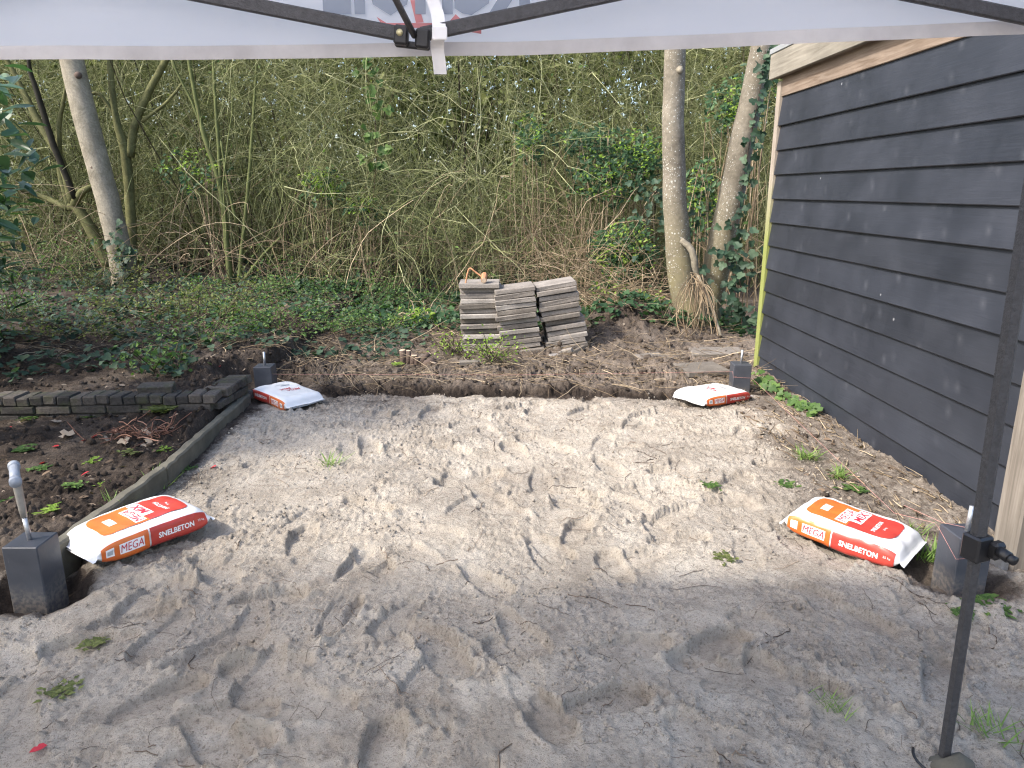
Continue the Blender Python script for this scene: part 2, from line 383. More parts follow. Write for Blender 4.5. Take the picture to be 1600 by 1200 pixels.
s_ = q.n('ShaderNodeSeparateXYZ'); q.l(co_, s_.inputs[0]); cl = q.mix(q.math('MULTIPLY', q.ramp(q.math('ADD', s_.outputs[2], q.math('MULTIPLY', n, .09)), (.03, .8), (.1, 0.0)), q.ramp(q.noise(co_, 60, 4), (.4, .2), (.6, .9))), cl, (.22, .19, .155))
q.col(cl); q.rough(q.ramp(n, (.3, .4), (.7, .6)), .5); q.bump(q.noise(co_, 90, 3), .12, .003); M['post'] = q.m
M['frame'] = simple('hammered_dark_grey_metal', (.055, .055, .06), .5, .3, 90, .6, 220, metal=.35)
M['blackp'] = simple('black_plastic', (.012, .012, .014), .42, .15, 20)
M['screw'] = simple('brass_screw', (.55, .5, .3), .35, .1, 60, metal=.8)
M['string'] = simple('pink_string', (.55, .27, .24), .8, .1, 60)
def clothmat():
    q = NT('white_tent_cloth'); co_ = q.coord(); n = q.noise(co_, 2.5, 5); n2 = q.noise(co_, 14, 6, .75)
    col = q.mix(q.ramp(n2, (.6, 0.0), (.78, .3)), q.ramp(n, (.3, (.70, .70, .74)), (.7, (.79, .79, .82))), (.38, .35, .34))
    q.col(col); q.rough(.6, .3); q.bump(n, .2, .02); q.translucent((.88, .88, .91), .66); return q.m
M['cloth'] = clothmat()
q = NT('hem_cloth'); co_ = q.coord(); q.col(q.ramp(q.noise(co_, 5, 6, .7), (.3, (.44, .42, .42)), (.65, (.68, .66, .66)))); q.rough(.7); q.translucent((.45, .44, .45), .3); M['hem'] = q.m
M['strap'] = simple('white_strap', (.72, .72, .74), .5, .1, 10)
M['ink'] = simple('faded_blue_print', (.20, .235, .30), .6, .06, 6)
M['inkred'] = simple('faded_red_print', (.46, .17, .18), .6, .06, 6)
M['bag'] = simple('white_bag_plastic', (.72, .72, .72), .35, .04, 6, .15, 14)
def grad(name, a, b, ax=0):
    q = NT(name); n = q.noise(q.coord(), 7, 4); q.col(q.ramp(n, (.35, a), (.7, b))); q.rough(.33, .5); return q.m
M['orange'] = grad('orange_print', (.60, .12, .025), (.68, .18, .03)); M['red'] = grad('red_print', (.42, .04, .03), (.50, .058, .042))
M['white'] = simple('white_print', (.82, .82, .82), .4, .03); M['redtext'] = simple('dark_red_lettering', (.5, .03, .05), .4, .05)
M['greyprint'] = simple('grey_print', (.4, .42, .45), .4, .1)
def slabmat():
    q = NT('weathered_concrete_slab'); rn = q.rand(); co_ = q.pos(); n = q.noise(co_, 7, 5); n2 = q.noise(co_, 70, 4, .75)
    a = q.ramp(rn, (0, (.16, .142, .122)), (.4, (.23, .207, .185)), (.7, (.29, .265, .24)), (1, (.40, .37, .335)))
    col = q.mix(1.0, a, q.ramp(n, (.3, .75), (.7, 1.2)), 'MULTIPLY'); col = q.mix(1.0, col, q.ramp(n2, (.3, .75), (.7, 1.15)), 'MULTIPLY')
    q.col(col); q.rough(.92, .15); q.bump(n2, .5, .006); return q.m
M['slab'] = slabmat()
def brickmat():
    q = NT('dark_weathered_brick'); rn = q.rand(); co_ = q.pos(); n = q.noise(co_, 9, 5); n2 = q.noise(co_, 60, 4, .75)
    a = q.ramp(rn, (0, (.045, .042, .04)), (.5, (.075, .068, .062)), (1, (.115, .10, .088)))
    col = q.mix(1.0, a, q.ramp(n2, (.3, .6), (.7, 1.35)), 'MULTIPLY')
    col = q.mix(q.ramp(n, (.5, 0.0), (.72, .55)), col, (.06, .075, .025))
    q.col(col); q.rough(.92, .15); q.bump(n2, .6, .006); return q.m
M['brick'] = brickmat(); M['mortar'] = simple('dirty_mortar', (.035, .03, .026), .95, .3, 20, .5, 60)
M['kerb'] = simple('mossy_concrete', (.105, .097, .075), .95, .4, 9, .6, 80)
M['stub'] = simple('orange_brown_wood', (.42, .2, .1), .7, .35, 30, .4, 80); M['cut'] = simple('pale_cut_wood', (.55, .42, .3), .8, .2, 30)
M['stumpbark'] = simple('brown_stump_bark', (.09, .062, .048), .9, .4, 20, .6, 60)
# ------------------------------------------------------------------ the ground
EDGE = [(-1.80, 2.52), (-1.75, 3.45), (-1.79, 4.2), (-1.815, 4.85)]       # line of the concrete edging (x at y)
def edge_x(y): return np.interp(y, [0, 1.4, 2.5, 2.7, 3.45, 4.2, 4.85, 7], [-3.4, -2.9, -1.83, -1.80, -1.75, -1.79, -1.815, -1.84])
def wall_y(x): return 4.31+(x+3.118)*.045                                # front face line of the brick wall
POSTS = [(-1.747, 2.437), (1.692, 2.51), (-1.792, 5.19), (1.68, 5.262)]
rp = random.Random(11); FEET = []
for (u, v, a) in [(815, 985, -60), (660, 985, -35), (760, 905, -50), (985, 1005, 10), (845, 1105, -60), (480, 1105, 15), (690, 1020, -50), (950, 1090, 20), (1120, 1000, 30), (575, 790, -30), (760, 770, -50), (905, 780, 20),
                  (700, 700, -30), (960, 700, 15), (560, 880, 70), (530, 960, 80), (330, 1020, 35), (250, 1090, 40), (210, 960, 30), (1250, 1060, -20), (1330, 960, -40), (1060, 840, 15), (1000, 760, 10), (860, 850, -55), (420, 930, 20)]:
    p = P(u, v); FEET.append((p[0], p[1], R(a), rp.uniform(.022, .036), rp.random() < .3))
for k in range(135):
    FEET.append((rp.uniform(-1.6, 1.75), 1.25+3.7*rp.random()**1.0, rp.uniform(0, 6.28), rp.uniform(.008, .026), rp.random() < .2))
def H(x, y, full=True):
    ex = edge_x(y)
    nz = fbm(x, y, .35, 4, 5)*.05
    left = sm(ex-.03, ex-.09, x)*sm(2.3, 2.75, y)
    wl = sm(-1.86, -2.0, x)
    behind = sm(wall_y(x)+.06, wall_y(x)+.12, y)*sm(-1.86, -1.93, x)*sm(6.5, 5.2, y-(x+1.9)*0)+sm(5.2, 6.5, y)*sm(-1.5, -2.6, x)
    behind = np.clip(behind, 0, 1)
    retw = sm(4.4, 4.6, y)*0
    yb = 5.14+nz*2.6+.03*np.sin(x*3.1)+.07*fbm(x, y*.3, .12, 4, 15)+.05*fbm(x, y, .045, 3, 14)
    back = sm(yb-.03, yb+.06+.1*np.abs(fbm(x, y*.2, .5, 2, 16)), y)*(1-.75*sm(1.15, 1.5, x))
    z = .055*left+.04*left*sm(-2.6, -2.0, x)*sm(3.8, 4.3, y)+.09*behind+.032*back*(1-behind*.6)
    z = z-.045*np.exp(-((y-yb+.02)/.06)**2)*sm(-1.75, -1.5, x)*sm(1.6, 1.2, x)*(.65+.5*fbm(x, y, .3, 3, 18))+.022*np.exp(-((y-yb-.2)/.12)**2)*sm(-1.75, -1.5, x)*sm(1.5, 1.2, x)*(.6+1.2*fbm(x, y, .25, 3, 17))
    z = z+.015*np.clip(y-6, 0, 6)+.02*np.clip(-x-2.5, 0, 4)*sm(5, 7, y)
    z = z+.26*np.exp(-(((x-1.2)/.52)**2+((y-7.25)/.5)**2))*(1+.5*fbm(x, y, .2, 4, 77))
    z = z+.015*sm(1.6, 2.0, x)*sm(2.7, 3.2, y)
    if not full: return z
    sandy = (1-left)*(1-back)*(1-behind)
    rough = .0115+.012*(1-sandy)+.022*sm(5.05, 5.3, y)*sm(9, 7, y)
    z = z+fbm(x, y, .9, 3, 21)*.022+fbm(x, y, .2, 5, 31, .65)*rough*1.0
    b = fbm(x, y, .07, 3, 41, .6); lump = sm(-.25, .45, fbm(x, y, .33, 3, 43)); z = z+(np.abs(b)*-.8+.25)*rough*.55*(.25+lump)
    c1 = np.abs(fbm(x, y, .035, 2, 47, .6)); z = z+(.3-c1)*rough*.75*(.2+1.1*lump)
    z = z+fbm(x, y, .016, 2, 51, .8)*rough*(.26+.62*lump)
    cm = sm(.0, .36, fbm(x, y, .30, 4, 83, .6)); tx, ty = x+.01*fbm(x, y, .03, 2, 85), y+.01*fbm(x, y, .03, 2, 86)
    bk = sm(5.0, 5.25, y)+left*.8
    z = z+(clods(tx, ty, .042, 91, .6)*.55+clods(tx, ty, .021, 92, .75)*.8+clods(tx, ty, .0135, 94, .6)*.7)*np.clip(.30+cm+bk*.6, 0, 1.1)+clods(tx, ty, .085, 93, .35)*(.28*cm*cm+.55*np.clip(bk, 0, 1))
    pit = fbm(x, y, .055, 3, 57, .65); z = z-sm(.26, .42, pit)*rough*.6*(.3+cm)
    for (fx, fy, a, d, tread) in FEET:                                     # footprints trodden into the sand
        pass
        msk = (np.abs(x-fx) < .25) & (np.abs(y-fy) < .25)
        if not msk.any(): continue
        dx, dy = x[msk]-fx, y[msk]-fy; ca, sa = math.cos(a), math.sin(a)
        l = dx*ca+dy*sa; w = -dx*sa+dy*ca
        wid = .047+.010*np.sin((l/.14)*2.2+.6)
        e = ((np.abs(l)/.138)**3.2+(np.abs(w)/wid)**3.2)**(1/3.2)
        e = e+.09*fbm(x[msk], y[msk], .05, 3, 71); ins = sm(1.08, .97, e); rim = np.exp(-((e-1.25)/.16)**2)
        zz = z[msk]; flat = -d*(1+.35*l/.14)
        keep = .42*(zz-zz.mean())+zz.mean()
        zn = zz*(1-ins)+(keep+flat)*ins+rim*d*.3*np.clip(fbm(x[msk], y[msk], .07, 3, 75)*2+.3, -.2, 1.2)*(1+.8*(w < 0))
        if tread: zn = zn+ins*.0012*np.sin(l*260+2*np.sin(w*60))*(fbm(x[msk], y[msk], .09, 2, 73) > 0)
        z[msk] = zn
    for (u0, v0, a, ln) in ((905, 885, 75, .5), (775, 1120, 60, .9), (590, 870, 62, .55), (520, 950, 85, .4)):   # tyre and rake marks
        p = P(u0, v0); dx, dy = x-p[0], y-p[1]; ca, sa = math.cos(R(a)), math.sin(R(a))
        l = dx*ca+dy*sa; w = -dx*sa+dy*ca
        m_ = sm(ln/2, ln/2-.12, np.abs(l)+.1*fbm(x, y, .1, 2, 78))*sm(.062, .04, np.abs(w)+.02*fbm(x, y, .05, 2, 77))
        pat = .0026*np.sign(np.sin(l*190+np.sign(np.sin(w*200))*1.6))*sm(-.3, .2, fbm(x, y, .12, 3, 79)) if u0 in (905, 775) else .003*np.sin(w*330)
        z = z*(1-m_*.7)+m_*(-.004+pat)
    for k, (px, py) in enumerate(POSTS):                                   # holes dug for the posts
        d = np.hypot((x-px)/1.0, (y-py)/.9)
        hole = sm(.20, .10, d+.03*fbm(x, y, .1, 3, 61+k))
        z = z-hole*(.10, .045, 0, 0)[k]
        if k >= 2: far = sm(.42, .22, np.hypot((x-px)*1.0, (y-py))); z = z*(1-far)+far*np.minimum(z, -.01)
        z = z+.03*np.exp(-((d-.26)/.05)**2)*(.6+.6*fbm(x, y, .12, 3, 65+k))*(y < py)
    p = (1.62, 2.66); z = z-.055*sm(.17, .06, np.hypot(x-p[0], y-p[1]))
    p = (-1.80, 2.66); z = z-.06*sm(.14, .05, np.hypot(x-p[0], y-p[1]))
    return z
ys = [0.75]
while ys[-1] < 5.75: ys.append(ys[-1]+(.0085 if 5.0 < ys[-1] < 5.32 else max(.0052, ys[-1]*.0043)))
yf = [ys[-1]-.01]
while yf[-1] < 13.5: yf.append(yf[-1]+.016+(yf[-1]-5.7)*.012)
xo = [np.arange(-9, -5, .09), np.arange(-5, -2.3, .03)], [np.arange(2.35, 6.5, .07)]
GRIDS = [(np.concatenate(xo[0]+[np.arange(-2.3, 2.35, .0066)]+xo[1]), np.array(ys)), (np.concatenate(xo[0]+[np.arange(-2.3, 2.35, .018)]+xo[1]), np.array(yf))]
pieces = {True: [], False: []}
for xs, ys in GRIDS:
    X, Y = np.meshgrid(xs, ys); Z = H(X, Y)
    yb = 5.07+fbm(X, Y, .35, 4, 5)*.13
    ex = edge_x(Y)
    soil = np.maximum.reduce([sm(ex+.10+.14*sm(3.0, 4.2, Y)*(1+fbm(X, Y, .25, 3, 24)), ex-.03, X)*sm(2.25, 2.7, Y), sm(yb-.12, yb+.03, Y),
           .42*sm(ex+.55, ex+.05, X+.2*fbm(X, Y, .4, 3, 6))*sm(2.9, 3.6, Y), .40*sm(4.3, 5.0, Y+.2*fbm(X, Y, .4, 3, 9)), .62*sm(1.15, 1.75, X+.3*fbm(X, Y, .5, 3, 3))*sm(2.2, 3.0, Y), .5*sm(1.5, 2.1, X)*sm(2.9, 2.2, Y)])
    for (px, py) in POSTS: soil = np.maximum(soil, sm(.27, .12, np.hypot(X-px, Y-py)))
    soil = np.maximum(soil, sm(.2, .1, np.hypot(X-1.62, Y-2.66)))
    soil = soil+.42*np.clip(fbm(X, Y, .4, 4, 91), 0, 1)*(soil < .6)
    left_dark = sm(ex+.05, ex-.1, X)*sm(2.3, 2.7, Y)
    pale = np.clip((.62*sm(1.0, 1.7, X)+.75*sm(yb+.05, yb+.25, Y)*sm(-1.7, -1.2, X)*sm(7.5, 6.6, Y)+.5*fbm(X, Y, .3, 4, 8))*(1-left_dark), 0, 1)
    pale = np.clip(pale*(1-.85*np.exp(-(((X-1.2)/.5)**2+((Y-7.2)/.5)**2))), 0, 1)
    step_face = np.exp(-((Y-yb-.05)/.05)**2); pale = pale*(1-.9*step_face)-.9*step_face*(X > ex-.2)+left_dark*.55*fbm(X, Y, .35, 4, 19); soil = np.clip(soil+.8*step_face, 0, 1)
    nx, ny = len(xs), len(ys); idx = np.arange(nx*ny).reshape(ny, nx)
    q4 = np.stack([idx[:-1, :-1], idx[:-1, 1:], idx[1:, 1:], idx[1:, :-1]], -1).reshape(-1, 4)
    fs = .25*(soil[:-1, :-1]+soil[1:, :-1]+soil[:-1, 1:]+soil[1:, 1:]).ravel()
    sandy = (fs < .5)
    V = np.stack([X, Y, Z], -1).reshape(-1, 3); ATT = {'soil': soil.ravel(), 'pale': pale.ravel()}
    for key in (True, False):
        f = q4[sandy == key]
        if not len(f): continue
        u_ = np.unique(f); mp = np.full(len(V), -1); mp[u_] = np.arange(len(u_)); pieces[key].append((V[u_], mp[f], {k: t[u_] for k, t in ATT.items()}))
def ground_piece(name, pcs):
    v = np.concatenate([p_[0] for p_ in pcs]); off = np.cumsum([0]+[len(p_[0]) for p_ in pcs]); f = np.concatenate([p_[1]+o_ for p_, o_ in zip(pcs, off)])
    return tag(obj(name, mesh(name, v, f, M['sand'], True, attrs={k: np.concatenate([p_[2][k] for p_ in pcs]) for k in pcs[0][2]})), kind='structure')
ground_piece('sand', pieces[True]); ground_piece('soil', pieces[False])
gx = np.concatenate([[-400, -120, -50, -25], np.arange(-15, 12.1, .5), [18, 30, 60, 130, 400]]); gy = np.concatenate([[-300, -80, -30, -12, -6, -3, -1, 0], np.arange(.4, 25, .5), [30, 45, 80, 160, 500]])
GX, GY = np.meshgrid(gx, gy); GZ = H(GX, np.clip(GY, -5, 14), False)
ins = (GX > -8.7) & (GX < 6.2) & (GY > 1.0) & (GY < 13.1); GZ = GZ-np.where(ins, .45, .035)
gi = np.arange(len(gx)*len(gy)).reshape(len(gy), len(gx))
gf = np.stack([gi[:-1, :-1], gi[:-1, 1:], gi[1:, 1:], gi[1:, :-1]], -1).reshape(-1, 4)
tag(obj('ground', mesh('ground', np.stack([GX, GY, GZ], -1).reshape(-1, 3), gf, M['sand'], True, attrs={'soil': np.where(GY.ravel() < 1.2, .15, 1.0), 'pale': np.zeros(GX.size)})), kind='structure')
def hz(x, y): return float(np.asarray(H(np.array([[x]], float), np.array([[y]], float)))[0, 0])
def hza(x, y): return H(np.asarray(x, float).copy(), np.asarray(y, float).copy())
def G(u, v):                             # surveyed point on the real ground
    z = 0.0
    for _ in range(6): p = P(u, v, z); z = hz(p[0], p[1])
    return np.array((p[0], p[1], z))
# ------------------------------------------------------------------ the shed
A = np.array((2.100, 2.62)); B = np.array((2.022, 5.87)); dirv = (B-A)/np.linalg.norm(B-A); nrm = np.array((-dirv[1], dirv[0]))  # nrm points to -x (outwards)
shed = thing('shed', (A[0], A[1], 0), 'black stained weatherboard shed with pale wooden trim and corner boards', 'shed', rz=math.atan2(dirv[1], dirv[0])-math.pi/2)
SL = float(np.linalg.norm(B-A))          # local frame: +y runs along the wall away from the camera, -x faces the garden
edges = [2.093, 1.889]+[1.889-.1767*k for k in range(1, 11)]+[-.06]
for k in range(len(edges)-1):
    zt, zb = edges[k]+.022, edges[k+1]; y1 = SL-.035-.004*random.random()
    mb = MB(); prof = [(.004, zt), (-.004, zt), (-.026, zb+.004), (-.023, zb), (.004, zb)]
    ynum = 7; v = []
    for j in range(ynum+1):
        yy = .0+(y1)*j/ynum; wob = random.uniform(-.0016, .0016)
        v += [(px-.001+(wob if 0 < i < 4 else 0), yy, pz) for i, (px, pz) in enumerate(prof)]
    f = [(j*5+i, j*5+(i+1) % 5, (j+1)*5+(i+1) % 5, (j+1)*5+i) for j in range(ynum) for i in range(5)]+[tuple(range(5)), tuple(ynum*5+i for i in range(5))[::-1]]
    mb.add(v, f).build('board', M['board'], shed)
MB().box((.01, -.0, -.1), (.06, SL-.05, 2.2)).build('back_wall', M['blackp'], shed)
MB().box((-.034, SL-.032, -.05), (.06, SL+.035, 2.205), .004).build('corner_board', M['wood_corner'], shed)
MB().box((-.022, -.3, 2.096), (.05, SL-.034, 2.235), .003).build('trim_board', M['wood_trim'], shed)
MB().box((-.085, -.6, 2.225), (-.055, SL+.08, 2.40), .003).build('fascia_board', M['wood_pale'], shed)
MB().box((-.055, -.6, 2.232), (2.2, SL+.05, 2.30)).build('roof', M['wood_trim'], shed)
MB().box((-.092, -.6, 2.402), (2.2, SL+.09, 2.44), .003).build('roof_edge_strip', M['metal_strip'], shed)
MB().box((.06, SL-.03, -.1), (2.2, SL+.02, 2.23)).build('rear_wall', M['board'], shed)
p0 = P(1580, 880, 0.0); pw = thing('fence_post', (1.93, 2.57, 0), 'thick grey weathered wooden post at the near end of the black shed', 'post')
MB().box((0, .0, -.15), (.14, .135, 2.3), .008).build('post_shaft', M['wood_post'], pw)
MB().tube([(.115, -.055, -.15), (.115, -.055, 2.3)], .062, 14).build('round_pole', M['wood_post'], pw, True)
MB().box((-.03, .01, -.02), (-.001, .11, .06), .006).build('bracket', M['zinc'], pw)
# ------------------------------------------------------------------ brick garden wall
bw = thing('brick_wall', (-2.6, 4.5, 0), 'low dark mossy brick garden wall edging the planted bed', 'wall')
def brick(L, W, Hh, k):
    r = random.Random(k); mb = MB(); mb.box((-L/2, -W/2, -Hh/2), (L/2, W/2, Hh/2), .007)
    mb.v = [(x+r.uniform(-.004, .004), y+r.uniform(-.004, .004), z+r.uniform(-.003, .003)) for x, y, z in mb.v]
    return mb.mesh('brick', M['brick'])
HB = [brick(.074, .16, .055, k) for k in range(4)]; SB = [brick(.205, .098, .05, k+9) for k in range(4)]
wa = math.atan(.045); x0, x1 = -4.6, -1.86
def rel(p): return (p[0]+2.6, p[1]-4.5, p[2])
n = 0; x = x1
TOPZ = .20
while x > x0:                                                             # header course on top
    y = wall_y(x)+.08; obj('brick', HB[n % 4], bw, rel((x-.02, y, TOPZ-.0275+.006*math.sin(n*1.7))), (random.uniform(-.03, .03), random.uniform(-.02, .02), wa+random.uniform(-.04, .04))); x -= .0795; n += 1
for c in range(3):
    x = x1-.11-(c % 2)*.1
    while x > x0:
        y = wall_y(x)+.055+.004*c; obj('brick', SB[n % 4], bw, rel((x, y, TOPZ-.055-.031-c*.057+random.uniform(-.003, .003))), (0, random.uniform(-.015, .015), wa+random.uniform(-.02, .02))); x -= .213; n += 1
cx, cy = -1.90, wall_y(-1.9)+.17; ra = math.atan2(.46, .04)
for k in range(5):                                                       # return leg towards the rear post
    d = .04+k*.0745; px, py = cx-.0+d*math.cos(ra), cy+d*math.sin(ra)
    obj('brick', HB[k % 4], bw, rel((px, py, TOPZ-.0275)), (random.uniform(-.04, .04), 0, ra+random.uniform(-.05, .05)))
for c in range(2):
    for k in range(2):
        d = .0+k*.213+c*.1; px, py = cx+.025+d*math.cos(ra), cy+d*math.sin(ra)
        obj('brick', SB[(k+c) % 4], bw, rel((px, py, TOPZ-.055-.031-c*.057)), (0, 0, ra))
mb = MB(); ym = lambda x: wall_y(x)
mb.add([rel((x0, ym(x0)+.02, -.15)), rel((-1.88, ym(-1.88)+.02, -.15)), rel((-1.88, ym(-1.88)+.14, -.15)), rel((x0, ym(x0)+.14, -.15)),
        rel((x0, ym(x0)+.02, TOPZ-.02)), rel((-1.88, ym(-1.88)+.02, TOPZ-.02)), rel((-1.88, ym(-1.88)+.14, TOPZ-.02)), rel((x0, ym(x0)+.14, TOPZ-.02))],
       [(0, 1, 2, 3), (4, 5, 6, 7), (0, 1, 5, 4), (1, 2, 6, 5), (2, 3, 7, 6), (3, 0, 4, 7)]).build('mortar', M['mortar'], bw)
p = P(245, 606, .22); o = obj('loose_brick', SB[1], None, (p[0], p[1], TOPZ+.02), (.08, 0, .15)); tag(o, 'loose dark brown brick lying on top of the low garden wall', 'brick')
# ------------------------------------------------------------------ concrete edging
labs = ['mossy concrete edging kerb nearest the camera beside the red and orange bag', 'middle mossy concrete edging kerb between the dark bed and the sand', 'furthest concrete edging kerb running towards the rear left grey post']
for k in range(3):
    a, b = np.array(EDGE[k]), np.array(EDGE[k+1]); d = (b-a)/np.linalg.norm(b-a); L = np.linalg.norm(b-a)-.006
    o = thing('edging_kerb', (a[0], a[1], 0), labs[k], 'kerb', 'concrete edging kerbs', math.atan2(d[1], d[0]))
    mb = MB(); m_ = 14; v = []
    zt = .088-.004*k
    for j in range(m_+1):
        e = random.uniform(-.003, .003); v += [(L*j/m_, y+e, z+(e if z > 0 else 0)) for y, z in ((-.027, -.2), (-.027, zt-.008), (-.018, zt), (.018, zt), (.027, zt-.008), (.027, -.2))]
    f = [(j*6+i, j*6+(i+1) % 6, (j+1)*6+(i+1) % 6, (j+1)*6+i) for j in range(m_) for i in range(6)]+[tuple(range(6)), tuple(m_*6+i for i in range(6))]
    mb.add(v, f).build('kerb_block', M['kerb'], o)
# ------------------------------------------------------------------ foundation posts
GP = 'grey foundation posts at the corners of the sand'
pl = ['anthracite square foundation post with a plastic T-handle on its rod', 'anthracite foundation post behind the black tent leg, pink string round it', 'anthracite foundation post at the rear left beside the white bag', 'anthracite foundation post at the rear right by the shed corner']
for k, (px, py) in enumerate(POSTS):
    o = thing('foundation_post', (px, py, 0), pl[k], 'post', GP, (0, R(2), R(1), R(-3))[k])
    MB().box((-.0635, -.0635, -.25), (.0635, .0635, .197), .0035).build('post_body', M['post'], o)
    if k == 0:
        MB().tube([(0, 0, .19), (-.006, 0, .29)], .0085, 12).build('threaded_rod', M['zinc'], o, True)
        t = thing('handle_tool', (px-.006, py, .285), 'grey plastic T-handle tool screwed onto the rod of the front left post', 'tool')
        MB().tube([(0, 0, 0), (-.001, 0, .03), (-.004, 0, .12), (-.008, 0, .15)], [.0105, .0125, .0145, .0145], 14).build('sleeve', M['steel'], t, True)
        MB().tube([(.022, -.042, .155), (-.044, .056, .172)], .0165, 18).build('grip', M['pvc'], t, True)
        MB().tube([(.029, -.052, .153), (.016, -.033, .156)], .0195, 18).build('end_cap', M['pvc'], t, True)
        MB().tube([(-.038, .048, .171), (-.051, .066, .174)], .0195, 18).build('end_cap', M['pvc'], t, True)
    else:
        MB().tube([(.0, 0, .19), (.004, 0, .296)], .0085, 12).build('threaded_rod', M['zinc'], o, True)
def string(pts, label): tag(MB().tube([np.array(q) for q in pts], .0007, 5).build('string', M['string']), label, 'string', 'pink builder strings round the posts')
x, y = POSTS[3]; e = .0665
bl, br = POSTS[2], POSTS[3]
string([(bl[0]+.064, bl[1]-.02, .135), (0, 5.19, .125), (br[0]-e, br[1]-.03, .14)], 'taut pink string stretched between the two rear posts')
string([(x-e, y-.03, .14), (x-e, y-e, .105), (x+e, y-e, .10), (x+e, y-.02, .103), (x-e+.004, y-e-.002, .11)], 'pink string wrapped round the rear right grey post')
x2, y2 = POSTS[1]
string([(x+e, y-e, .10), (x2-.11, y2+.3, .13), (x2-.08, y2+.07, .195), (x2-e, y2+e, .18), (x2-e, y2-e, .115), (x2+e, y2-e, .125)], 'pink string running along the shed to the front right post')
string([(x2-.12, y2+.22, .20), (x2-.06, y2+.06, .202), (x2, y2+.01, .205)], 'pink string looped over the top of the front right post')
# ------------------------------------------------------------------ bags of concrete
BL_, BW_, BH_ = .46, .30, .108
_th = np.linspace(0, 2*math.pi, 720, endpoint=False)+math.pi/2
_n = 2/4.4
_cy = -np.sign(np.cos(_th))*np.abs(np.cos(_th))**_n*BW_/2; _cz = np.sign(np.sin(_th))*np.abs(np.sin(_th))**_n*BH_/2
_arc = np.concatenate([[0], np.cumsum(np.hypot(np.diff(np.append(_cy, _cy[0])), np.diff(np.append(_cz, _cz[0]))))]); PER = _arc[-1]
HS = 1.0
def bag_surf(x, w, seed, off=0.0):
    x = np.asarray(x, float); w = np.asarray(w, float); a = np.mod(w, PER)
    y = np.interp(a, _arc, np.append(_cy, _cy[0])); z = np.interp(a, _arc, np.append(_cz, _cz[0]))
    s = np.clip(np.abs(2*x/BL_), 0, 1); e = np.maximum((1-s**7)**.6, .06); ey = 1-.06*s**6
    w = np.mod(w+PER/2, PER)-PER/2; bul = 1+.05*fbm(x+seed, w, .25, 2, 3)
    pe = 3.4; ay, az = np.sign(y)*np.abs(y/(BW_/2))**pe/(BW_/2), np.sign(z)*np.abs(z/(BH_/2))**pe/(BH_/2); ln = np.hypot(ay, az)+1e-9; nyv, nzv = ay/ln, az/ln
    wr = fbm(x*1.0+seed*3, w*1.3, .10, 3, 7)*.0075*(.4+s)*np.minimum(1, (PER/2-np.abs(w))/.03)+.004*np.abs(fbm(x, w+seed, .06, 2, 9))*s+.006*np.sin(w*55+3*fbm(x, w, .2, 2, 5))*s**8
    yy = y*ey*bul+nyv*(wr+off); zz = z*e*bul+nzv*(wr*e+off)
    zz = zz*HS+BH_*HS/2*(.96+.04*e)
    zz = np.maximum(zz, .002+.0*zz)
    return np.stack([x+0*w, yy, zz+.01*np.sin(x*5+seed)], -1)
def bag_patch(x0, x1, w0, w1, seed, off, rl=0, rr=0, slant=0.0, n=(34, 12)):
    u = np.linspace(0, 1, n[0]+1); t = np.linspace(-1, 1, n[1]+1); hw = (w1-w0)/2; wc = (w0+w1)/2
    xx = x0+(x1-x0)*u; h = np.full_like(u, hw)
    for r_, dst in ((rl, xx-x0), (rr, x1-xx)):
        if r_: k = np.clip(1-dst/r_, 0, 1); h = h-r_*(1-np.sqrt(1-k*k))
    XX = np.repeat(xx[:, None], len(t), 1); WW = wc+h[:, None]*t[None]
    if slant: XX = XX+slant*t[None]*((u if slant > 0 else (1-u))[:, None] if False else np.ones_like(u)[:, None]*0+ (u[:, None] if rl else (1-u)[:, None]))
    v = bag_surf(XX, WW, seed, off).reshape(-1, 3); i = np.arange(v.shape[0]).reshape(len(u), len(t))
    return v, np.stack([i[:-1, :-1], i[1:, :-1], i[1:, 1:], i[:-1, 1:]], -1).reshape(-1, 4)
_txt = {}
def text2d(s, bold=.02):
    if (s, bold) not in _txt:
        cu = bpy.data.curves.new('t', 'FONT'); cu.body = s; cu.size = 1; cu.offset = bold; cu.resolution_u = 2; cu.fill_mode = 'FRONT'
        o = bpy.data.objects.new('t', cu); COL.objects.link(o); dg = bpy.context.evaluated_depsgraph_get(); dg.update()
        me = bpy.data.meshes.new_from_object(o.evaluated_get(dg)); v = np.array([q.co[:2] for q in me.vertices]); f = [tuple(p.vertices) for p in me.polygons]
        bpy.data.objects.remove(o); bpy.data.curves.remove(cu); bpy.data.meshes.remove(me)
        v = v-v.min(0); _txt[(s, bold)] = (v/v[:, 1].max(), f)
    return _txt[(s, bold)]
def subdiv(v, f):
    me = mesh('tmp', np.column_stack([v, np.zeros(len(v))]), f, M['white']); b = bmesh.new(); b.from_mesh(me)
    bmesh.ops.triangulate(b, faces=b.faces); bmesh.ops.subdivide_edges(b, edges=[e for e in b.edges if e.calc_length() > .35], cuts=1); bmesh.ops.triangulate(b, faces=b.faces)
    b.verts.ensure_lookup_table(); vv = np.array([q.co[:2] for q in b.verts]); ff = [tuple(x.index for x in p.verts) for p in b.faces]; b.free(); bpy.data.meshes.remove(me); return vv, ff
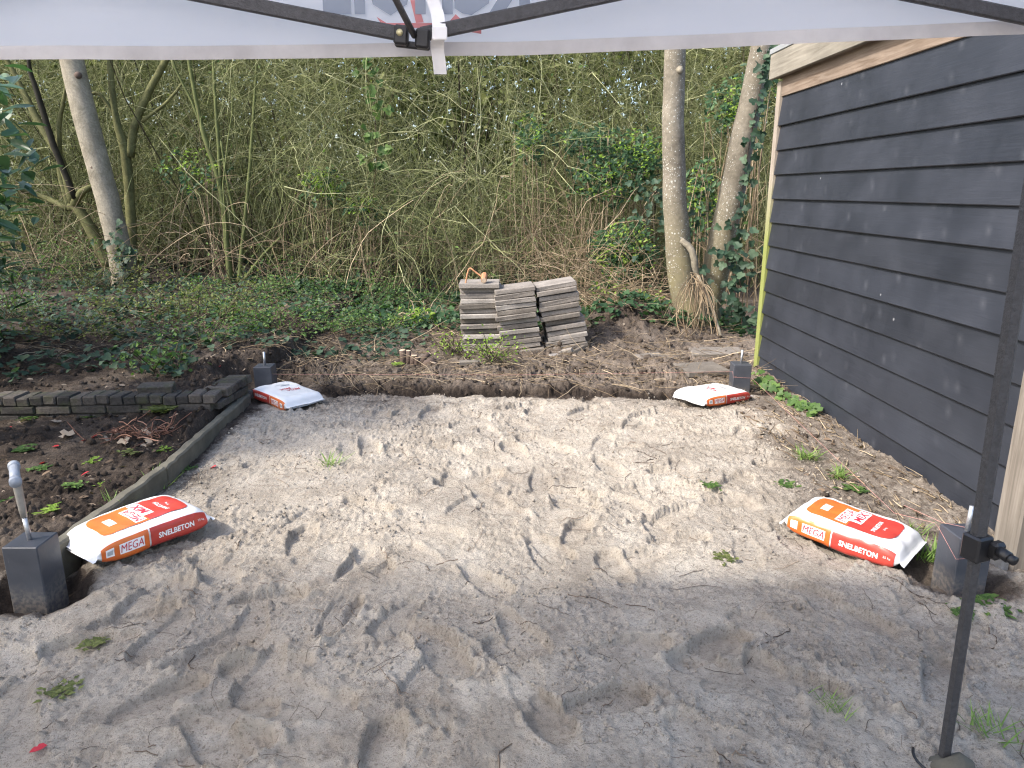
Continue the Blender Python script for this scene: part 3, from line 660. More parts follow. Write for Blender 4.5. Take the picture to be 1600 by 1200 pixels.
def bag_text(s, h, ox, ow, seed, up, off=.0024, length=None, shear=0.0, bold=.02):
    v, f = text2d(s, bold); v, f = subdiv(v, f); wd_ = v[:, 0].max(); sx = (length/wd_) if length else h
    a = (v[:, 0]-wd_/2)*sx+v[:, 1]*h*shear; b = (v[:, 1]-.5)*h
    if up == 'x': X_, W_ = ox-b, ow+a          # reads across the bag
    elif up == 'w': X_, W_ = ox+a, ow+b        # reads along the side
    else: X_, W_ = ox-a, ow-b
    return bag_surf(X_, W_, seed, off), f
Q = PER/4
def make_bag(name, loc, rz, seed, label, face, side, tilt=(0, 0), hs=1.0):
    global HS; HS = hs
    o = thing(name, loc, label, 'bag', 'bags of quick concrete beside the posts', rz); o.rotation_euler = (tilt[0], tilt[1], rz)
    xsb = np.concatenate([[-BL_/2-.02, -BL_/2-.01], np.linspace(-BL_/2, BL_/2, 64), [BL_/2+.01, BL_/2+.02]]); ws = np.linspace(0, PER, 72, endpoint=False)
    XX, WW = np.meshgrid(xsb, ws, indexing='ij'); v = bag_surf(XX, WW, seed)
    for k in (0, 1, -1, -2): v[k, :, 2] = v[k, :, 2]*.5+.012+.01*np.sin(np.linspace(0, 9, 72)+seed)*(abs(k) in (0, 1))*.5
    nX, nW = len(xsb), len(ws); i = np.arange(nX*nW).reshape(nX, nW); j = np.roll(i, -1, 1)
    f = np.stack([i[:-1], i[1:], j[1:], j[:-1]], -1).reshape(-1, 4)
    obj('sack', fixn(mesh('sack', v.reshape(-1, 3), np.concatenate([f]), M['bag'])), o)
    def patch(nm, m, *a, **k): return obj(nm, fixn(mesh(nm, *bag_patch(*a, **k), m)), o)
    def txt(nm, m, *a, **k):
        vv, ff = bag_text(*a, **k); return obj(nm, mesh(nm, vv, ff, m, True), o)
    PO, GO, TO = .0030, .0042, .0056
    if face == 'front':
        patch('orange_panel', M['orange'], -.175, .002, -.098, .098, seed, PO, rl=.04)
        patch('red_panel', M['red'], .002, .178, -.098, .098, seed, PO, rr=.04)
        patch('logo_ground', M['white'], -.050, -.004, -.085, .058, seed, GO, n=(16, 40)); patch('logo_ground', M['white'], -.004, .044, -.05, .086, seed, GO, n=(16, 40))
        txt('logo_lettering', M['redtext'], 'MEGA', .036, -.027, -.014, seed, 'x', TO, .13, .15, .0); txt('logo_lettering', M['redtext'], 'MIX', .036, .020, .018, seed, 'x', TO, .10, .15, .02)
        txt('lettering', M['white'], 'SNELBETON', .017, .095, -.01, seed, 'x', GO, .115, 0, .02); txt('lettering', M['white'], '25 kg', .011, .125, -.005, seed, 'x', GO, .03, 0, 0)
        patch('info_label', M['white'], -.130, -.098, -.035, .03, seed, GO); patch('info_print', M['greyprint'], -.124, -.106, -.02, .008, seed, TO)
    else:
        txt('lettering', M['redtext'], 'MEGA', .03, -.05, -.03, seed, 'x', GO, .10, .2, .01); txt('lettering', M['redtext'], 'MIX', .03, -.01, .01, seed, 'x', GO, .08, .2, .01)
        patch('fine_print', M['greyprint'], .06, .073, -.07, .0, seed, GO)
        patch('fine_print', M['greyprint'], .09, .097, -.06, .03, seed, GO)
    s = side
    w0, w1 = (-Q-.05, -Q+.040) if s < 0 else (Q-.040, Q+.05)
    patch('orange_side', M['orange'], -.215, -.035, w0, w1, seed, PO); patch('red_side', M['red'], -.028, .212, w0, w1, seed, PO)
    up = 'w' if s < 0 else 'nw'
    wc = (w0+w1)/2+.008*(1 if s < 0 else -1)
    patch('logo_ground', M['white'], -.150, -.055, wc-.022, wc+.020, seed, GO, n=(40, 10))
    txt('logo_lettering', M['redtext'], 'MEGA', .032, -.103, wc, seed, up, TO, .088, .15, .0)
    txt('lettering', M['white'], 'SNELBETON', .024, .078, wc-.004, seed, up, GO, .15, 0, .03); txt('lettering', M['white'], '25 kg', .013, .185, wc, seed, up, GO, .028, 0, 0)
    patch('info_label', M['white'], -.200, -.17, wc-.02, wc+.02, seed, GO); patch('info_print', M['greyprint'], -.196, -.175, wc-.011, wc+.011, seed, TO)
    return o
make_bag('concrete_bag', (-1.545, 2.80, .015), R(53), 1.3, 'red and orange concrete bag lying front up beside the front left post', 'front', -1, (0, R(0)))
make_bag('concrete_bag', (1.425, 2.83, .0), R(-44), 4.1, 'red and orange concrete bag lying front up beside the tent leg on the right', 'front', -1, (0, R(2)))
make_bag('concrete_bag', (-1.565, 4.92, .0), R(139), 6.7, 'white backed concrete bag lying against the rear left grey post', 'back', 1, (0, 0), .85)
make_bag('concrete_bag', (1.40, 4.95, .0), R(34), 9.2, 'white backed concrete bag lying against the rear right grey post', 'back', -1, (0, 0), .8)
# ------------------------------------------------------------------ stacks of paving slabs
def slabmesh(k, L=.355):
    r = random.Random(k+50); mb = MB(); mb.box((-L/2, -L/2, -.0198), (L/2, L/2, .0198), .004)
    mb.v = [(x+r.uniform(-.003, .003)*(r.random() < .6), y+r.uniform(-.003, .003), z+r.uniform(-.0022, .0022)) for x, y, z in mb.v]
    return mb.mesh('paving_slab', M['slab'])
SM = [slabmesh(k) for k in range(6)]
ordn = ['topmost', 'second', 'third', 'fourth', 'fifth', 'sixth', 'seventh', 'eighth', 'ninth', 'tenth', 'eleventh', 'twelfth', 'thirteenth', 'lowest']
def stack(u, v, n, roll, nm, yaw, shifts, cnt):
    global STOP; base = P(u, v, .08); base[2] = hz(base[0], base[1]+.15)-.07
    up = np.array((-math.sin(roll), 0, math.cos(roll)))
    for k in range(n):
        c = base+np.array((0, .18, 0))+up*(.026+k*.0452)
        STOP = c+up*.022
        dx, dy, dr = shifts.get(k, (random.uniform(-.010, .010), random.uniform(-.022, .022), 0))
        o = obj('paving_slab', SM[random.randrange(6)], None, (c[0]+dx, c[1]+dy, c[2]), (random.uniform(-.008, .008), -roll+dr+random.uniform(-.012, .012), yaw+random.uniform(-.025, .025)))
        w = ordn[n-1-k] if k else 'lowest'
        tag(o, f'weathered grey paving slab, {w + (" from the top" if 0 < n-1-k and k else "")} of the {nm} stack', 'paving slab', 'stacked paving slabs')
stack(752, 540, 14, R(1), 'left', 0.0, {5: (.0, -.03, 0), 3: (.02, -.015, 0), 13: (-.005, -.03, 0)}, 0)
STUB = STOP.copy()
stack(815, 543, 14, R(6.5), 'middle', .05, {1: (.03, -.03, 0), 8: (-.015, -.03, 0), 7: (.01, .02, 0), 0: (.04, -.02, 0)}, 0)
stack(884, 541, 14, R(9), 'right', .06, {0: (.02, -.03, 0), 1: (.02, -.02, 0), 5: (.025, .0, 0), 4: (.03, .02, 0), 3: (.03, -.01, 0), 9: (-.005, -.02, 0), 6: (.03, .04, 0)}, 0)
pst = PY(757, 440, 6.9)
o = thing('branch_stub', (STUB[0]+.03, STUB[1]-.14, STUB[2]-.005), 'orange brown cut branch stub with a bent twig on the left slab stack', 'branch')
MB().tube([(.01, .08, .06), (.01, -.06, .035)], [.03, .026], 9).build('wood', M['stub'], o); MB().tube([(.01, -.0605, .035), (.01, -.066, .034)], .022, 9).build('cut_end', M['cut'], o)
MB().tube(smooth_path([(0, 0, .05), (-.07, .02, .1), (-.12, .03, .125), (-.15, .02, .02), (-.17, 0, -.1)]), .0075, 6).build('bent_twig', M['stub'], o, True)
for k, (u, v, sx, sy, a, tl, lab) in enumerate([(1095, 583, 1.0, .9, .2, (.0, .0), 'pale broken paving slab sunk in the dirt left of the rear right post'), (1118, 552, 1.25, .8, -.1, (.02, -.03), 'flat grey paving slab at the foot of the two grey trunks'), (1168, 552, .6, .5, .1, (0, 0), 'small grey paving slab behind the rear right post'), (1020, 563, .8, .6, .5, (.03, .04), 'half buried dirty paving slab in front of the dirt heap'),
        (866, 550, .34, .12, .9, (.3, .1), 'narrow slab fragment below the right stack, leftmost of three'), (884, 549, .36, .12, -.5, (.3, -.3), 'narrow slab fragment below the right stack, middle of three'), (903, 553, .42, .14, .6, (-.2, -.3), 'slab fragment leaning below the right stack, rightmost of three'), (735, 570, .5, .22, .05, (.05, .0), 'dark slab fragment lying before the left slab stack')]):
    p = G(u, v); o = obj('paving_slab', SM[k % 6], None, (p[0], p[1], p[2]+(-.010 if k < 4 else .012)), (tl[0], tl[1], a), (sx, sy, 1 if k < 4 else .8)); tag(o, lab, 'paving slab', 'loose and broken slabs on the ground')
# ------------------------------------------------------------------ tent
TX0, TX1, TYF, TYB = -1.52, 1.11, 1.62, -1.3
tent = thing('party_tent', (0, 0, 0), 'white pop-up party tent with dark grey metal frame overhead', 'tent')
def tubep(nm, m, pts, r, n=12, par=tent, sm_=True, rot=0): return MB().tube(pts, r, n, True, rot).build(nm, m, par, sm_)
zt0, pk = 2.0, (-.2, .16, 2.75)
c4 = [(TX0, TYF, zt0), (TX1+.02, TYF, zt0), (TX1+.02, TYB, zt0), (TX0, TYB, zt0)]
mb = MB()
for k in range(4):
    a, b = np.array(c4[k]), np.array(c4[(k+1) % 4]); t = np.array(pk); g = 10; v = []
    for i in range(g+1):
        for j in range(g+1-i):
            s1, s2 = i/g, j/g; q_ = a*(1-s1-s2)+b*s2+t*s1; v.append((q_[0], q_[1], q_[2]-.12*math.sin(math.pi*min(1, s1))*(1-abs(1-2*s2/(1-s1+1e-6)))*.6))
    ix = {}; c_ = 0
    for i in range(g+1):
        for j in range(g+1-i): ix[(i, j)] = c_; c_ += 1
    f = []
    for i in range(g):
        for j in range(g-i):
            f.append((ix[i, j], ix[i, j+1], ix[i+1, j]))
            if j < g-i-1: f.append((ix[i, j+1], ix[i+1, j+1], ix[i+1, j]))
    mb.add(v, f)
mb.build('roof_cloth', M['cloth'], tent, True)
def val_bot(x): return float(np.interp(x, [-1.6, -1.04, -.52, 0, .52, 1.036, 1.2], [1.685, 1.68, 1.681, 1.688, 1.707, 1.728, 1.735]))
HEM = .024
def valance(nm, z0f, z1f, y_off, m):
    n = 60; v = []
    for i in range(n+1):
        x = TX0+(TX1+.03-TX0)*i/n; w = .004*math.sin(x*7)+.003*math.sin(x*17+1)
        for j in range(5):
            s_ = j/4; z = z0f(x)*(1-s_)+z1f(x)*s_; v.append((x, TYF+y_off+w*(1-(z-1.68)/.35), z))
    f = [(i*5+j, (i+1)*5+j, (i+1)*5+j+1, i*5+j+1) for i in range(n) for j in range(4)]
    return MB().add(v, f).build(nm, m, tent, True)
valance('valance', val_bot, lambda x: zt0, 0, M['cloth'])
hv = valance('valance_hem', lambda x: val_bot(x)-.002, lambda x: val_bot(x)+HEM, -.003, M['hem'])
for (nm, a, b, zb_) in (('valance', (TX0, TYF), (TX0, TYB), 1.68), ('valance', (TX1+.03, TYF), (TX1+.03, TYB), 1.73), ('valance', (TX0, TYB), (TX1+.03, TYB), 1.7)):
    n = 16; v = [(a[0]+(b[0]-a[0])*i/n, a[1]+(b[1]-a[1])*i/n, z) for i in range(n+1) for z in (zb_, zt0)]
    MB().add(v, [(2*i, 2*i+2, 2*i+3, 2*i+1) for i in range(n)]).build(nm, M['cloth'], tent, True)
# lettering that shows through the valance, seen from behind (mirrored)
tz0 = PY(690, 27, 1.61)[2]
v, f = text2d('KCHOIL', .045); v = v.copy(); wdt = v[:, 0].max(); xr, xl = PY(828, 20, 1.61)[0], PY(505, 25, 1.61)[0]; hL = .135
pv = np.column_stack([xr-(xr-xl)*v[:, 0]/wdt, np.full(len(v), TYF-.0075), tz0+.004+v[:, 1]*hL-.012*(v[:, 0]/wdt)*0])
obj('valance_lettering', mesh('valance_lettering', pv, f, M['ink'], False), tent)
def flatpoly(nm, uv, m, yy):
    pts = [PY(u, v, yy) for u, v in uv]; return obj(nm, mesh(nm, np.array(pts), [tuple(range(len(pts)))], m, False), tent)
flatpoly('valance_print', [(588, 26), (604, 36), (700, 36), (712, 22), (727, 37), (752, 46), (752, 53), (700, 44), (600, 43)], M['inkred'], TYF-.0065)
flatpoly('valance_print', [(641, 0), (652, 0), (662, 35), (650, 36)], M['inkred'], TYF-.0066)
JT = PY(645, 57, 1.575)
for (uv, name) in (((-200, -108), 'l'), ((1190, -58), 'r')):
    e = PY(uv[0], uv[1], 1.575); d = (e-JT)/np.linalg.norm(e-JT); s_ = JT+d*.02
    ang = math.atan2(d[2], d[0]); L = float(np.linalg.norm(e-JT))
    mb = MB(); mb.box((.015, -.0065, -.0135), (L, .0065, .0135), .003); mb.build('truss_bar', M['frame'], tent, False, JT, (0, -ang, 0))
for (a, b) in (((1180, -58), (1630, 33)), ((420, -110), (-330, 40))):
    e0, e1 = PY(a[0], a[1], 1.585), PY(b[0], b[1], 1.585); d = e1-e0; mb = MB(); mb.box((0, -.0065, -.0135), (float(np.linalg.norm(d)), .0065, .0135), .003)
    mb.build('truss_bar', M['frame'], tent, False, e0, (0, -math.atan2(d[2], d[0]), 0))
jb = MB().box((-.036, -.014, -.019), (-.008, .012, .017), .004); jb.box((.006, -.014, -.021), (.034, .012, .015), .004); jb.box((-.036, .004, -.021), (.034, .016, -.008), .003)
jo = jb.build('truss_joint', M['blackp'], tent, False, JT, (0, R(6), 0))
MB().tube([(-.024, -.016, .002), (-.024, -.0135, .002)], .0065, 14).build('screw', M['screw'], jo, True)
e = PY(606, -25, 1.40); tubep('peak_strut', M['frame'], [JT+np.array((.004, -.008, .0)), JT+(e-JT)*1.0, np.array((-.2, .25, 2.45))], .0062, 12)
st = [PY(u, v, y) for u, v, y in ((672, -12, 1.60), (683, 20, 1.60), (686, 44, 1.555), (685, 60, 1.552), (683, 72, 1.58), (686, 95, 1.59), (688, 116, 1.60))]
v = []
for q_, w in zip(smooth_path(st, 3), [.013]*19): v += [(q_[0]-w, q_[1], q_[2]), (q_[0]+w, q_[1], q_[2])]
n = len(v)//2; obj('strap', mesh('strap', np.array(v), [(2*i, 2*i+1, 2*i+3, 2*i+2) for i in range(n-1)], M['strap'], True), tent)
MB().box((-.0145, -.003, -.012), (.0145, .003, .012), .002).build('strap_buckle', M['strap'], tent, False, PY(687, 52, 1.545))
pb, pt = P(1475, 1183, 0.0), PY(1624, 220, 1.6); pdir = (pt-pb)/np.linalg.norm(pt-pb); up = lambda z: pb+pdir*(z/pdir[2])
def leg(base, dirn, front):
    g = lambda z: base+dirn*(z/dirn[2])
    lo = tubep('leg', M['frame'], [g(.57), g(2.0)], .0185, 6, tent, False, R(18))
    lo['label'] = 'dark grey hexagonal tent leg'
    tubep('inner_tube', M['frame'], [g(.005), g(.6)], .0148, 6, lo, False, R(18))
    mb = MB(); M3 = Matrix.Translation(Vector([float(q) for q in g(.6)])) @ Matrix.Rotation(R(20), 4, 'Z')
    mb.box((-.025, -.024, -.034), (.025, .024, .031), .005, M3); mb.box((.008, -.045, -.022), (.042, -.018, .022), .007, M3); mb.build('clamp', M['blackp'], lo)
    c = g(.605); kb = MB(); kb.tube([c+np.array((.03, -.035, .0)), c+np.array((.038, -.06, -.004))], .0135, 12); kb.tube([c+np.array((.037, -.056, -.003)), c+np.array((.043, -.074, -.006))], [.010, .012], 8); kb.build('knob', M['blackp'], lo, True)
    ft = MB(); b0 = g(.0); ft.tube([b0+np.array((.01, -.02, -.02)), b0+np.array((.01, -.02, .001)), b0+np.array((.005, -.01, .012))], [.055, .05, .03], 20); ft.build('foot_plate', M['kerb'], lo, True)
    fr = MB(); fr.tube([b0+np.array((-.01+.07*math.cos(t), -.015+.07*math.sin(t), .004)) for t in np.linspace(2.5, 5.6, 14)], .004, 6); fr.build('foot_rim', M['blackp'], lo, True)
    return lo
leg(pb, pdir, True)
for (x, y) in ((TX0+.02, 1.6), (TX0+.02, TYB+.02), (TX1, TYB+.02)): leg(np.array((x, y, 0.)), np.array((0, 0, 1.)), False)
# ------------------------------------------------------------------ trees
def trunk(nm, spec, m, par, Yf, n=14, wob=.004):
    pts = []; rad = []
    for (u, v, w, y) in spec:
        p = PY(u, v, y); pts.append(p); rad.append(w/2/F_PX*y/ray(u, v)[1])
    sp = smooth_path(pts, 5); rr = np.interp(np.linspace(0, 1, len(sp)), np.linspace(0, 1, len(rad)), rad)
    off = np.array(par.location); mb = MB().tube([q-off+np.array((random.uniform(-wob, wob), 0, 0)) for q in sp], list(rr), n)
    return mb.build(nm, m, par, True)
t1 = thing('spotted_tree', (1.95, 7.6, .1), 'grey tree with two trunks from one stool, bark speckled with white lichen', 'tree')
trunk('trunk', [(1090, 560, 66, 7.5), (1082, 500, 52, 7.5), (1070, 455, 46, 7.5), (1060, 390, 40, 7.5), (1054, 300, 36, 7.5), (1052, 190, 34, 7.5), (1054, 80, 33, 7.5), (1056, -60, 30, 7.5), (1058, -250, 26, 7.5), (1050, -480, 14, 7.5)], M['bark_grey'], t1, 7.5, 20)
trunk('trunk', [(1098, 540, 50, 7.65), (1105, 480, 44, 7.65), (1121, 410, 41, 7.65), (1138, 330, 40, 7.65), (1160, 220, 37, 7.65), (1188, 90, 35, 7.65), (1216, -50, 30, 7.65), (1250, -240, 24, 7.7), (1290, -430, 14, 7.8)], M['bark_grey'], t1, 7.65, 20)
trunk('dead_side_branch', [(1064, 375, 9, 7.35), (1080, 390, 11, 7.3), (1086, 415, 11, 7.28), (1090, 432, 9, 7.3)], M['bark_left'], t1, 7.3, 8)
MB().tube([PY(1062, 108, 7.4)-np.array(t1.location), PY(1064, 112, 7.36)-np.array(t1.location)], [.035, .02], 10).build('knot', M['bark_left'], t1, True)
t2 = thing('leaning_tree', (-4.97, 9.4, .2), 'leaning pale grey barked tree on the left above the ivy', 'tree')
trunk('trunk', [(200, 470, 44, 9.3), (193, 430, 36, 9.35), (182, 370, 35, 9.4), (165, 300, 35, 9.45), (138, 200, 36, 9.5), (112, 95, 35, 9.6), (85, -20, 33, 9.7), (40, -200, 28, 9.9), (0, -380, 16, 10)], M['bark_left'], t2, 9.4, 20)
for (u, v, y_) in ((146, 262, 9.33), (122, 118, 9.43)): MB().tube([PY(u, v, y_+.1)-np.array(t2.location), PY(u, v, y_+.02)-np.array(t2.location), PY(u, v, y_+.005)-np.array(t2.location)], [.06, .035, .02], 10).build('knot', M['stumpbark'], t2, True)
t3 = thing('mossy_tree', (-6, 11, .2), 'forked mossy green tree just right of the leaning trunk', 'tree')
trunk('trunk', [(214, 450, 16, 9.9), (207, 400, 16, 9.9), (204, 330, 15, 9.9), (196, 240, 15, 9.9), (180, 180, 10, 9.9), (172, 100, 9, 9.9), (165, 0, 7, 9.9), (150, -120, 3, 9.9)], M['bark_moss'], t3, 11, 10)
trunk('limb', [(203, 245, 13, 9.9), (211, 195, 12, 9.9), (232, 145, 11, 9.9), (258, 95, 10, 9.9), (290, 20, 7, 9.9), (320, -80, 3, 9.9)], M['bark_moss'], t3, 11, 10)
trunk('limb', [(180, 180, 6, 9.9), (150, 145, 5, 9.85), (120, 170, 4, 9.8)], M['bark_moss'], t3, 11, 8)
trunk('limb', [(222, 190, 6, 9.9), (260, 160, 5, 9.85), (285, 130, 4, 9.8)], M['bark_moss'], t3, 11, 8)
t4 = thing('fallen_limbed_tree', (-6.6, 10.2, .2), 'dark crooked tree with spreading limbs behind the leaning trunk', 'tree')
trunk('trunk', [(170, 415, 20, 9.9), (150, 375, 18, 9.9), (125, 330, 16, 9.9), (108, 322, 14, 9.9)], M['bark_moss'], t4, 10.4, 10)
for sp in ([(112, 325, 12, 9.9), (128, 300, 11, 9.8), (150, 290, 8, 9.9)], [(110, 325, 12, 9.9), (95, 270, 10, 9.9), (92, 200, 8, 9.9), (98, 165, 6, 9.9), (110, 92, 4, 9.9)], [(115, 320, 14, 9.9), (95, 250, 13, 9.9), (60, 190, 12, 10.0), (25, 120, 8, 10.1), (-20, 40, 5, 10.1)],
           [(118, 310, 9, 9.8), (85, 230, 10, 9.8), (60, 150, 9, 9.8), (45, 100, 6, 9.8), (40, 20, 4, 9.8)], [(106, 326, 9, 9.9), (60, 305, 8, 10.2), (0, 290, 7, 10), (-60, 295, 5, 10)]):
    trunk('limb', sp, M['bark_moss'] if sp[0][0] != 118 else M['twig_dark'], t4, 10.4, 8)
t5 = thing('young_sapling', (-4.2, 11, .15), 'clump of pale green slender young stems right of the mossy tree', 'sapling')
for sp in ([(362, 460, 10, 9.7), (356, 400, 9, 9.7), (350, 330, 9, 9.7), (340, 275, 8, 9.7), (320, 215, 8, 9.7), (305, 150, 6, 9.7), (295, 92, 6, 9.7), (280, -20, 3, 9.7)], [(345, 290, 6, 9.7), (341, 220, 6, 9.7), (336, 150, 5, 9.7), (333, 92, 5, 9.7), (330, -30, 3, 9.7)],
           [(372, 450, 7, 9.7), (380, 370, 6, 9.7), (388, 290, 6, 9.7), (395, 200, 5, 9.7), (400, 120, 4, 9.7), (405, 0, 3, 9.7)], [(370, 350, 5, 9.7), (356, 290, 4, 9.7), (345, 220, 4, 9.7)], [(322, 218, 5, 9.7), (300, 160, 4, 9.7), (270, 95, 4, 9.7), (250, 0, 2, 9.7)], [(380, 440, 6, 9.65), (410, 400, 5, 9.65), (440, 370, 4, 9.6)]):
    trunk('stem', sp, M['twig'], t5, 11, 7)
t6 = thing('broken_branch', (-3.1, 10.4, .6), 'mossy broken branch lying across the thicket stems', 'branch')
trunk('wood', [(420, 420, 8, 10.5), (455, 390, 9, 10.4), (485, 378, 9, 10.3), (520, 372, 7, 10.2)], M['bark_moss'], t6, 10.3, 8); trunk('side_branch', [(485, 343, 5, 10.2), (505, 346, 6, 10.2), (525, 325, 6, 10.2), (570, 295, 4, 10.2)], M['bark_moss'], t6, 10.3, 8)
# ------------------------------------------------------------------ thicket
def joined(name, parts, mats, smooth=False, parent=None):
    vs, fs4, fs3, at, mi, off = [], [], [], [], [], 0; fl = []
    for (v, f, r, m) in parts:
        vs.append(v); at.append(r); f = f+off; off += len(v); mi += [m]*len(f); fl.append(f)
    V_ = np.concatenate(vs); tot = np.concatenate([np.full(len(f), f.shape[1], np.int32) for f in fl]); lo = np.concatenate([f.ravel() for f in fl]).astype(np.int32)
    me = bpy.data.meshes.new(name); me.vertices.add(len(V_)); me.vertices.foreach_set('co', V_.astype(np.float32).ravel()); me.loops.add(len(lo)); me.loops.foreach_set('vertex_index', lo)
    st_ = np.zeros(len(tot), np.int32); st_[1:] = np.cumsum(tot)[:-1]; me.polygons.add(len(tot)); me.polygons.foreach_set('loop_start', st_); me.polygons.foreach_set('loop_total', tot); me.polygons.foreach_set('material_index', np.array(mi, np.int32))
    for m in mats: me.materials.append(m)
    a = me.attributes.new('rnd', 'FLOAT', 'POINT'); a.data.foreach_set('value', np.concatenate(at).astype(np.float32)); me.update(calc_edges=True)
    return obj(name, me, parent)
def taper(n, s, r0, r1): return r0[:, None]+(r1-r0)[:, None]*np.linspace(0, 1, s)[None]
def tw(start, d0, length, segs, r, wob, grav, m, n=3, rnd=None, tip=.35):
    p = walk(start, d0, length, segs, wob, grav); v, f = tubes(p, taper(len(p), segs+1, r, r*tip), n)
    rn = rng.random(len(p)) if rnd is None else rnd
    return (v, f, np.repeat(rn, (segs+1)*n), m), p
def on_paths(p, n, lo=.2, hi=1.0):
    i = rng.integers(0, len(p), n); t = (lo+(hi-lo)*rng.random(n))*(p.shape[1]-1); k = np.minimum(t.astype(int), p.shape[1]-2); fr = (t-k)[:, None]
    return p[i, k]*(1-fr)+p[i, k+1]*fr, p[i, k+1]-p[i, k]
parts = []
def base_pts(n, x0, x1, y0, y1):
    x = rng.uniform(x0, x1, n); y = y0+(y1-y0)*rng.random(n)
    return np.column_stack([x, y, .015*np.clip(y-6, 0, 6)+.05])
N = 1300; b = base_pts(N, -8.5, 6.5, 9.4, 14.0); b[:, 1] += np.where(b[:, 0] < -3.2, 1.0, 0)
up_ = np.column_stack([rng.normal(0, .16, N), rng.normal(-.04, .14, N), np.ones(N)])
pr, stems = tw(b, up_, rng.uniform(1.2, 3.0, N), 8, rng.uniform(.003, .008, N), .13, -.015, 0, 4); parts.append(pr)
N = 130; b = base_pts(N, -8.5, 6.5, 9.8, 14.5); up_ = np.column_stack([rng.normal(0, .3, N), rng.normal(-.04, .2, N), np.ones(N)])
pr, tall = tw(b, up_, rng.uniform(3, 6, N), 11, rng.uniform(.006, .017, N), .13, -.02, 0, 5); parts.append(pr)
# the tangle: twigs of every direction in loose rounded masses
n0 = 70000; x = rng.uniform(-8.5, 6.5, n0); y = 8.9+3.8*rng.random(n0)**1.5; z = .35+4.9*rng.random(n0)
dens = vn(x/1.1, z/.9+y*.3, 101)*.6+vn(x/.4, z/.35+y*.5, 103)*.4; k = dens > .40+.10*sm(1.5, .4, z)+.12*sm(2.6, 4.2, z)*(vn(x/1.3, z/1.3, 107) > .4)
y = y+1.4*sm(-2.9, -3.5, x)*sm(-9, -6.5, x)+.7*sm(.3, .9, x)
c = np.column_stack([x, y, z])[k][:21000]; n1 = len(c); rd = rng.normal(0, 1, (n1, 3)); rd[:, 2] *= .75
pr, tw1 = tw(c, rd, rng.uniform(.4, 1.5, n1), 5, .0022+.0042*rng.random(n1)**1.6, .3, -.05, 0); parts.append(pr)
n2 = 20000; c, d = on_paths(tw1, n2, .1); rd = rng.normal(0, 1, (n2, 3)); rd[:, 2] -= .1
pr, tw2 = tw(c, rd, rng.uniform(.12, .5, n2), 2, rng.uniform(.0018, .0032, n2), .25, -.05, 0); parts.append(pr)
N = 800; b = base_pts(N, -8, 5, 8.9, 13.5); a = rng.uniform(0, 6.28, N)                 # arching dry canes
pr, canes = tw(b, np.column_stack([np.cos(a)*.6, np.sin(a)*.5-.1, np.ones(N)*1.1]), rng.uniform(1.2, 3.2, N), 12, rng.uniform(.003, .007, N), .10, -.13, 1); parts.append(pr)
N = 260; b = base_pts(N, -8.5, 6, 10.5, 15.5); pr, dk = tw(b, np.column_stack([rng.normal(0, .12, N), rng.normal(0, .1, N), np.ones(N)]), rng.uniform(1.5, 5, N), 7, rng.uniform(.006, .02, N), .10, 0, 2, 4); parts.append(pr)
c, d = on_paths(tw2, 22000, .3); v, f, r = scatter('small', c, rots(22000, (0, -.3, .6), .8), rng.uniform(.012, .032, 22000)); parts.append((v, f, r, 3))
n3 = 3000; c = c[rng.integers(0, 22000, n3)]; c = c[(vn(c[:, 0]/.7, c[:, 2]/.6, 201) > .55)]; v, f, r = scatter('oval', c, rots(len(c), (0, -.5, .7), .6), rng.uniform(.035, .07, len(c))); parts.append((v, f, r, 4))
th = joined('thicket', parts, [M['twig'], M['twig_tan'], M['twig_dark'], M['leaf_olive'], M['leaf_mid']]); tag(th, 'dense tangled thicket of bare olive stems and twigs across the back', 'thicket', kind='stuff')
# deep woods behind
N = 165000; x = rng.uniform(-14, 11, N); y = rng.uniform(14.2, 19, N); z = rng.random(N)*7.5; keep = vn(x/.9+7, z/.8, 5)*.7+.3*vn(x/.3, z/.26, 9) > .17+.02*np.clip(z-3.2, 0, 4)
c = np.column_stack([x, y, z+.15])[keep]; v, f, r = scatter('small', c, rots(len(c), (0, -.6, .5), .7), rng.uniform(.09, .22, len(c))); wp = [(v, f, r, 0)]
N = 70; b = np.column_stack([rng.uniform(-14, 12, N), rng.uniform(15.5, 20, N), np.full(N, .1)]); pr, ws_ = tw(b, np.column_stack([rng.normal(0, .08, N), rng.normal(0, .08, N), np.ones(N)]), rng.uniform(5, 9, N), 8, rng.uniform(.02, .07, N), .05, 0, 1, 5); wp.append(pr)
tag(joined('far_woods', wp, [M['leaf_olive'], M['twig_dark']]), 'dim green woods behind the thicket', 'woods', kind='stuff')
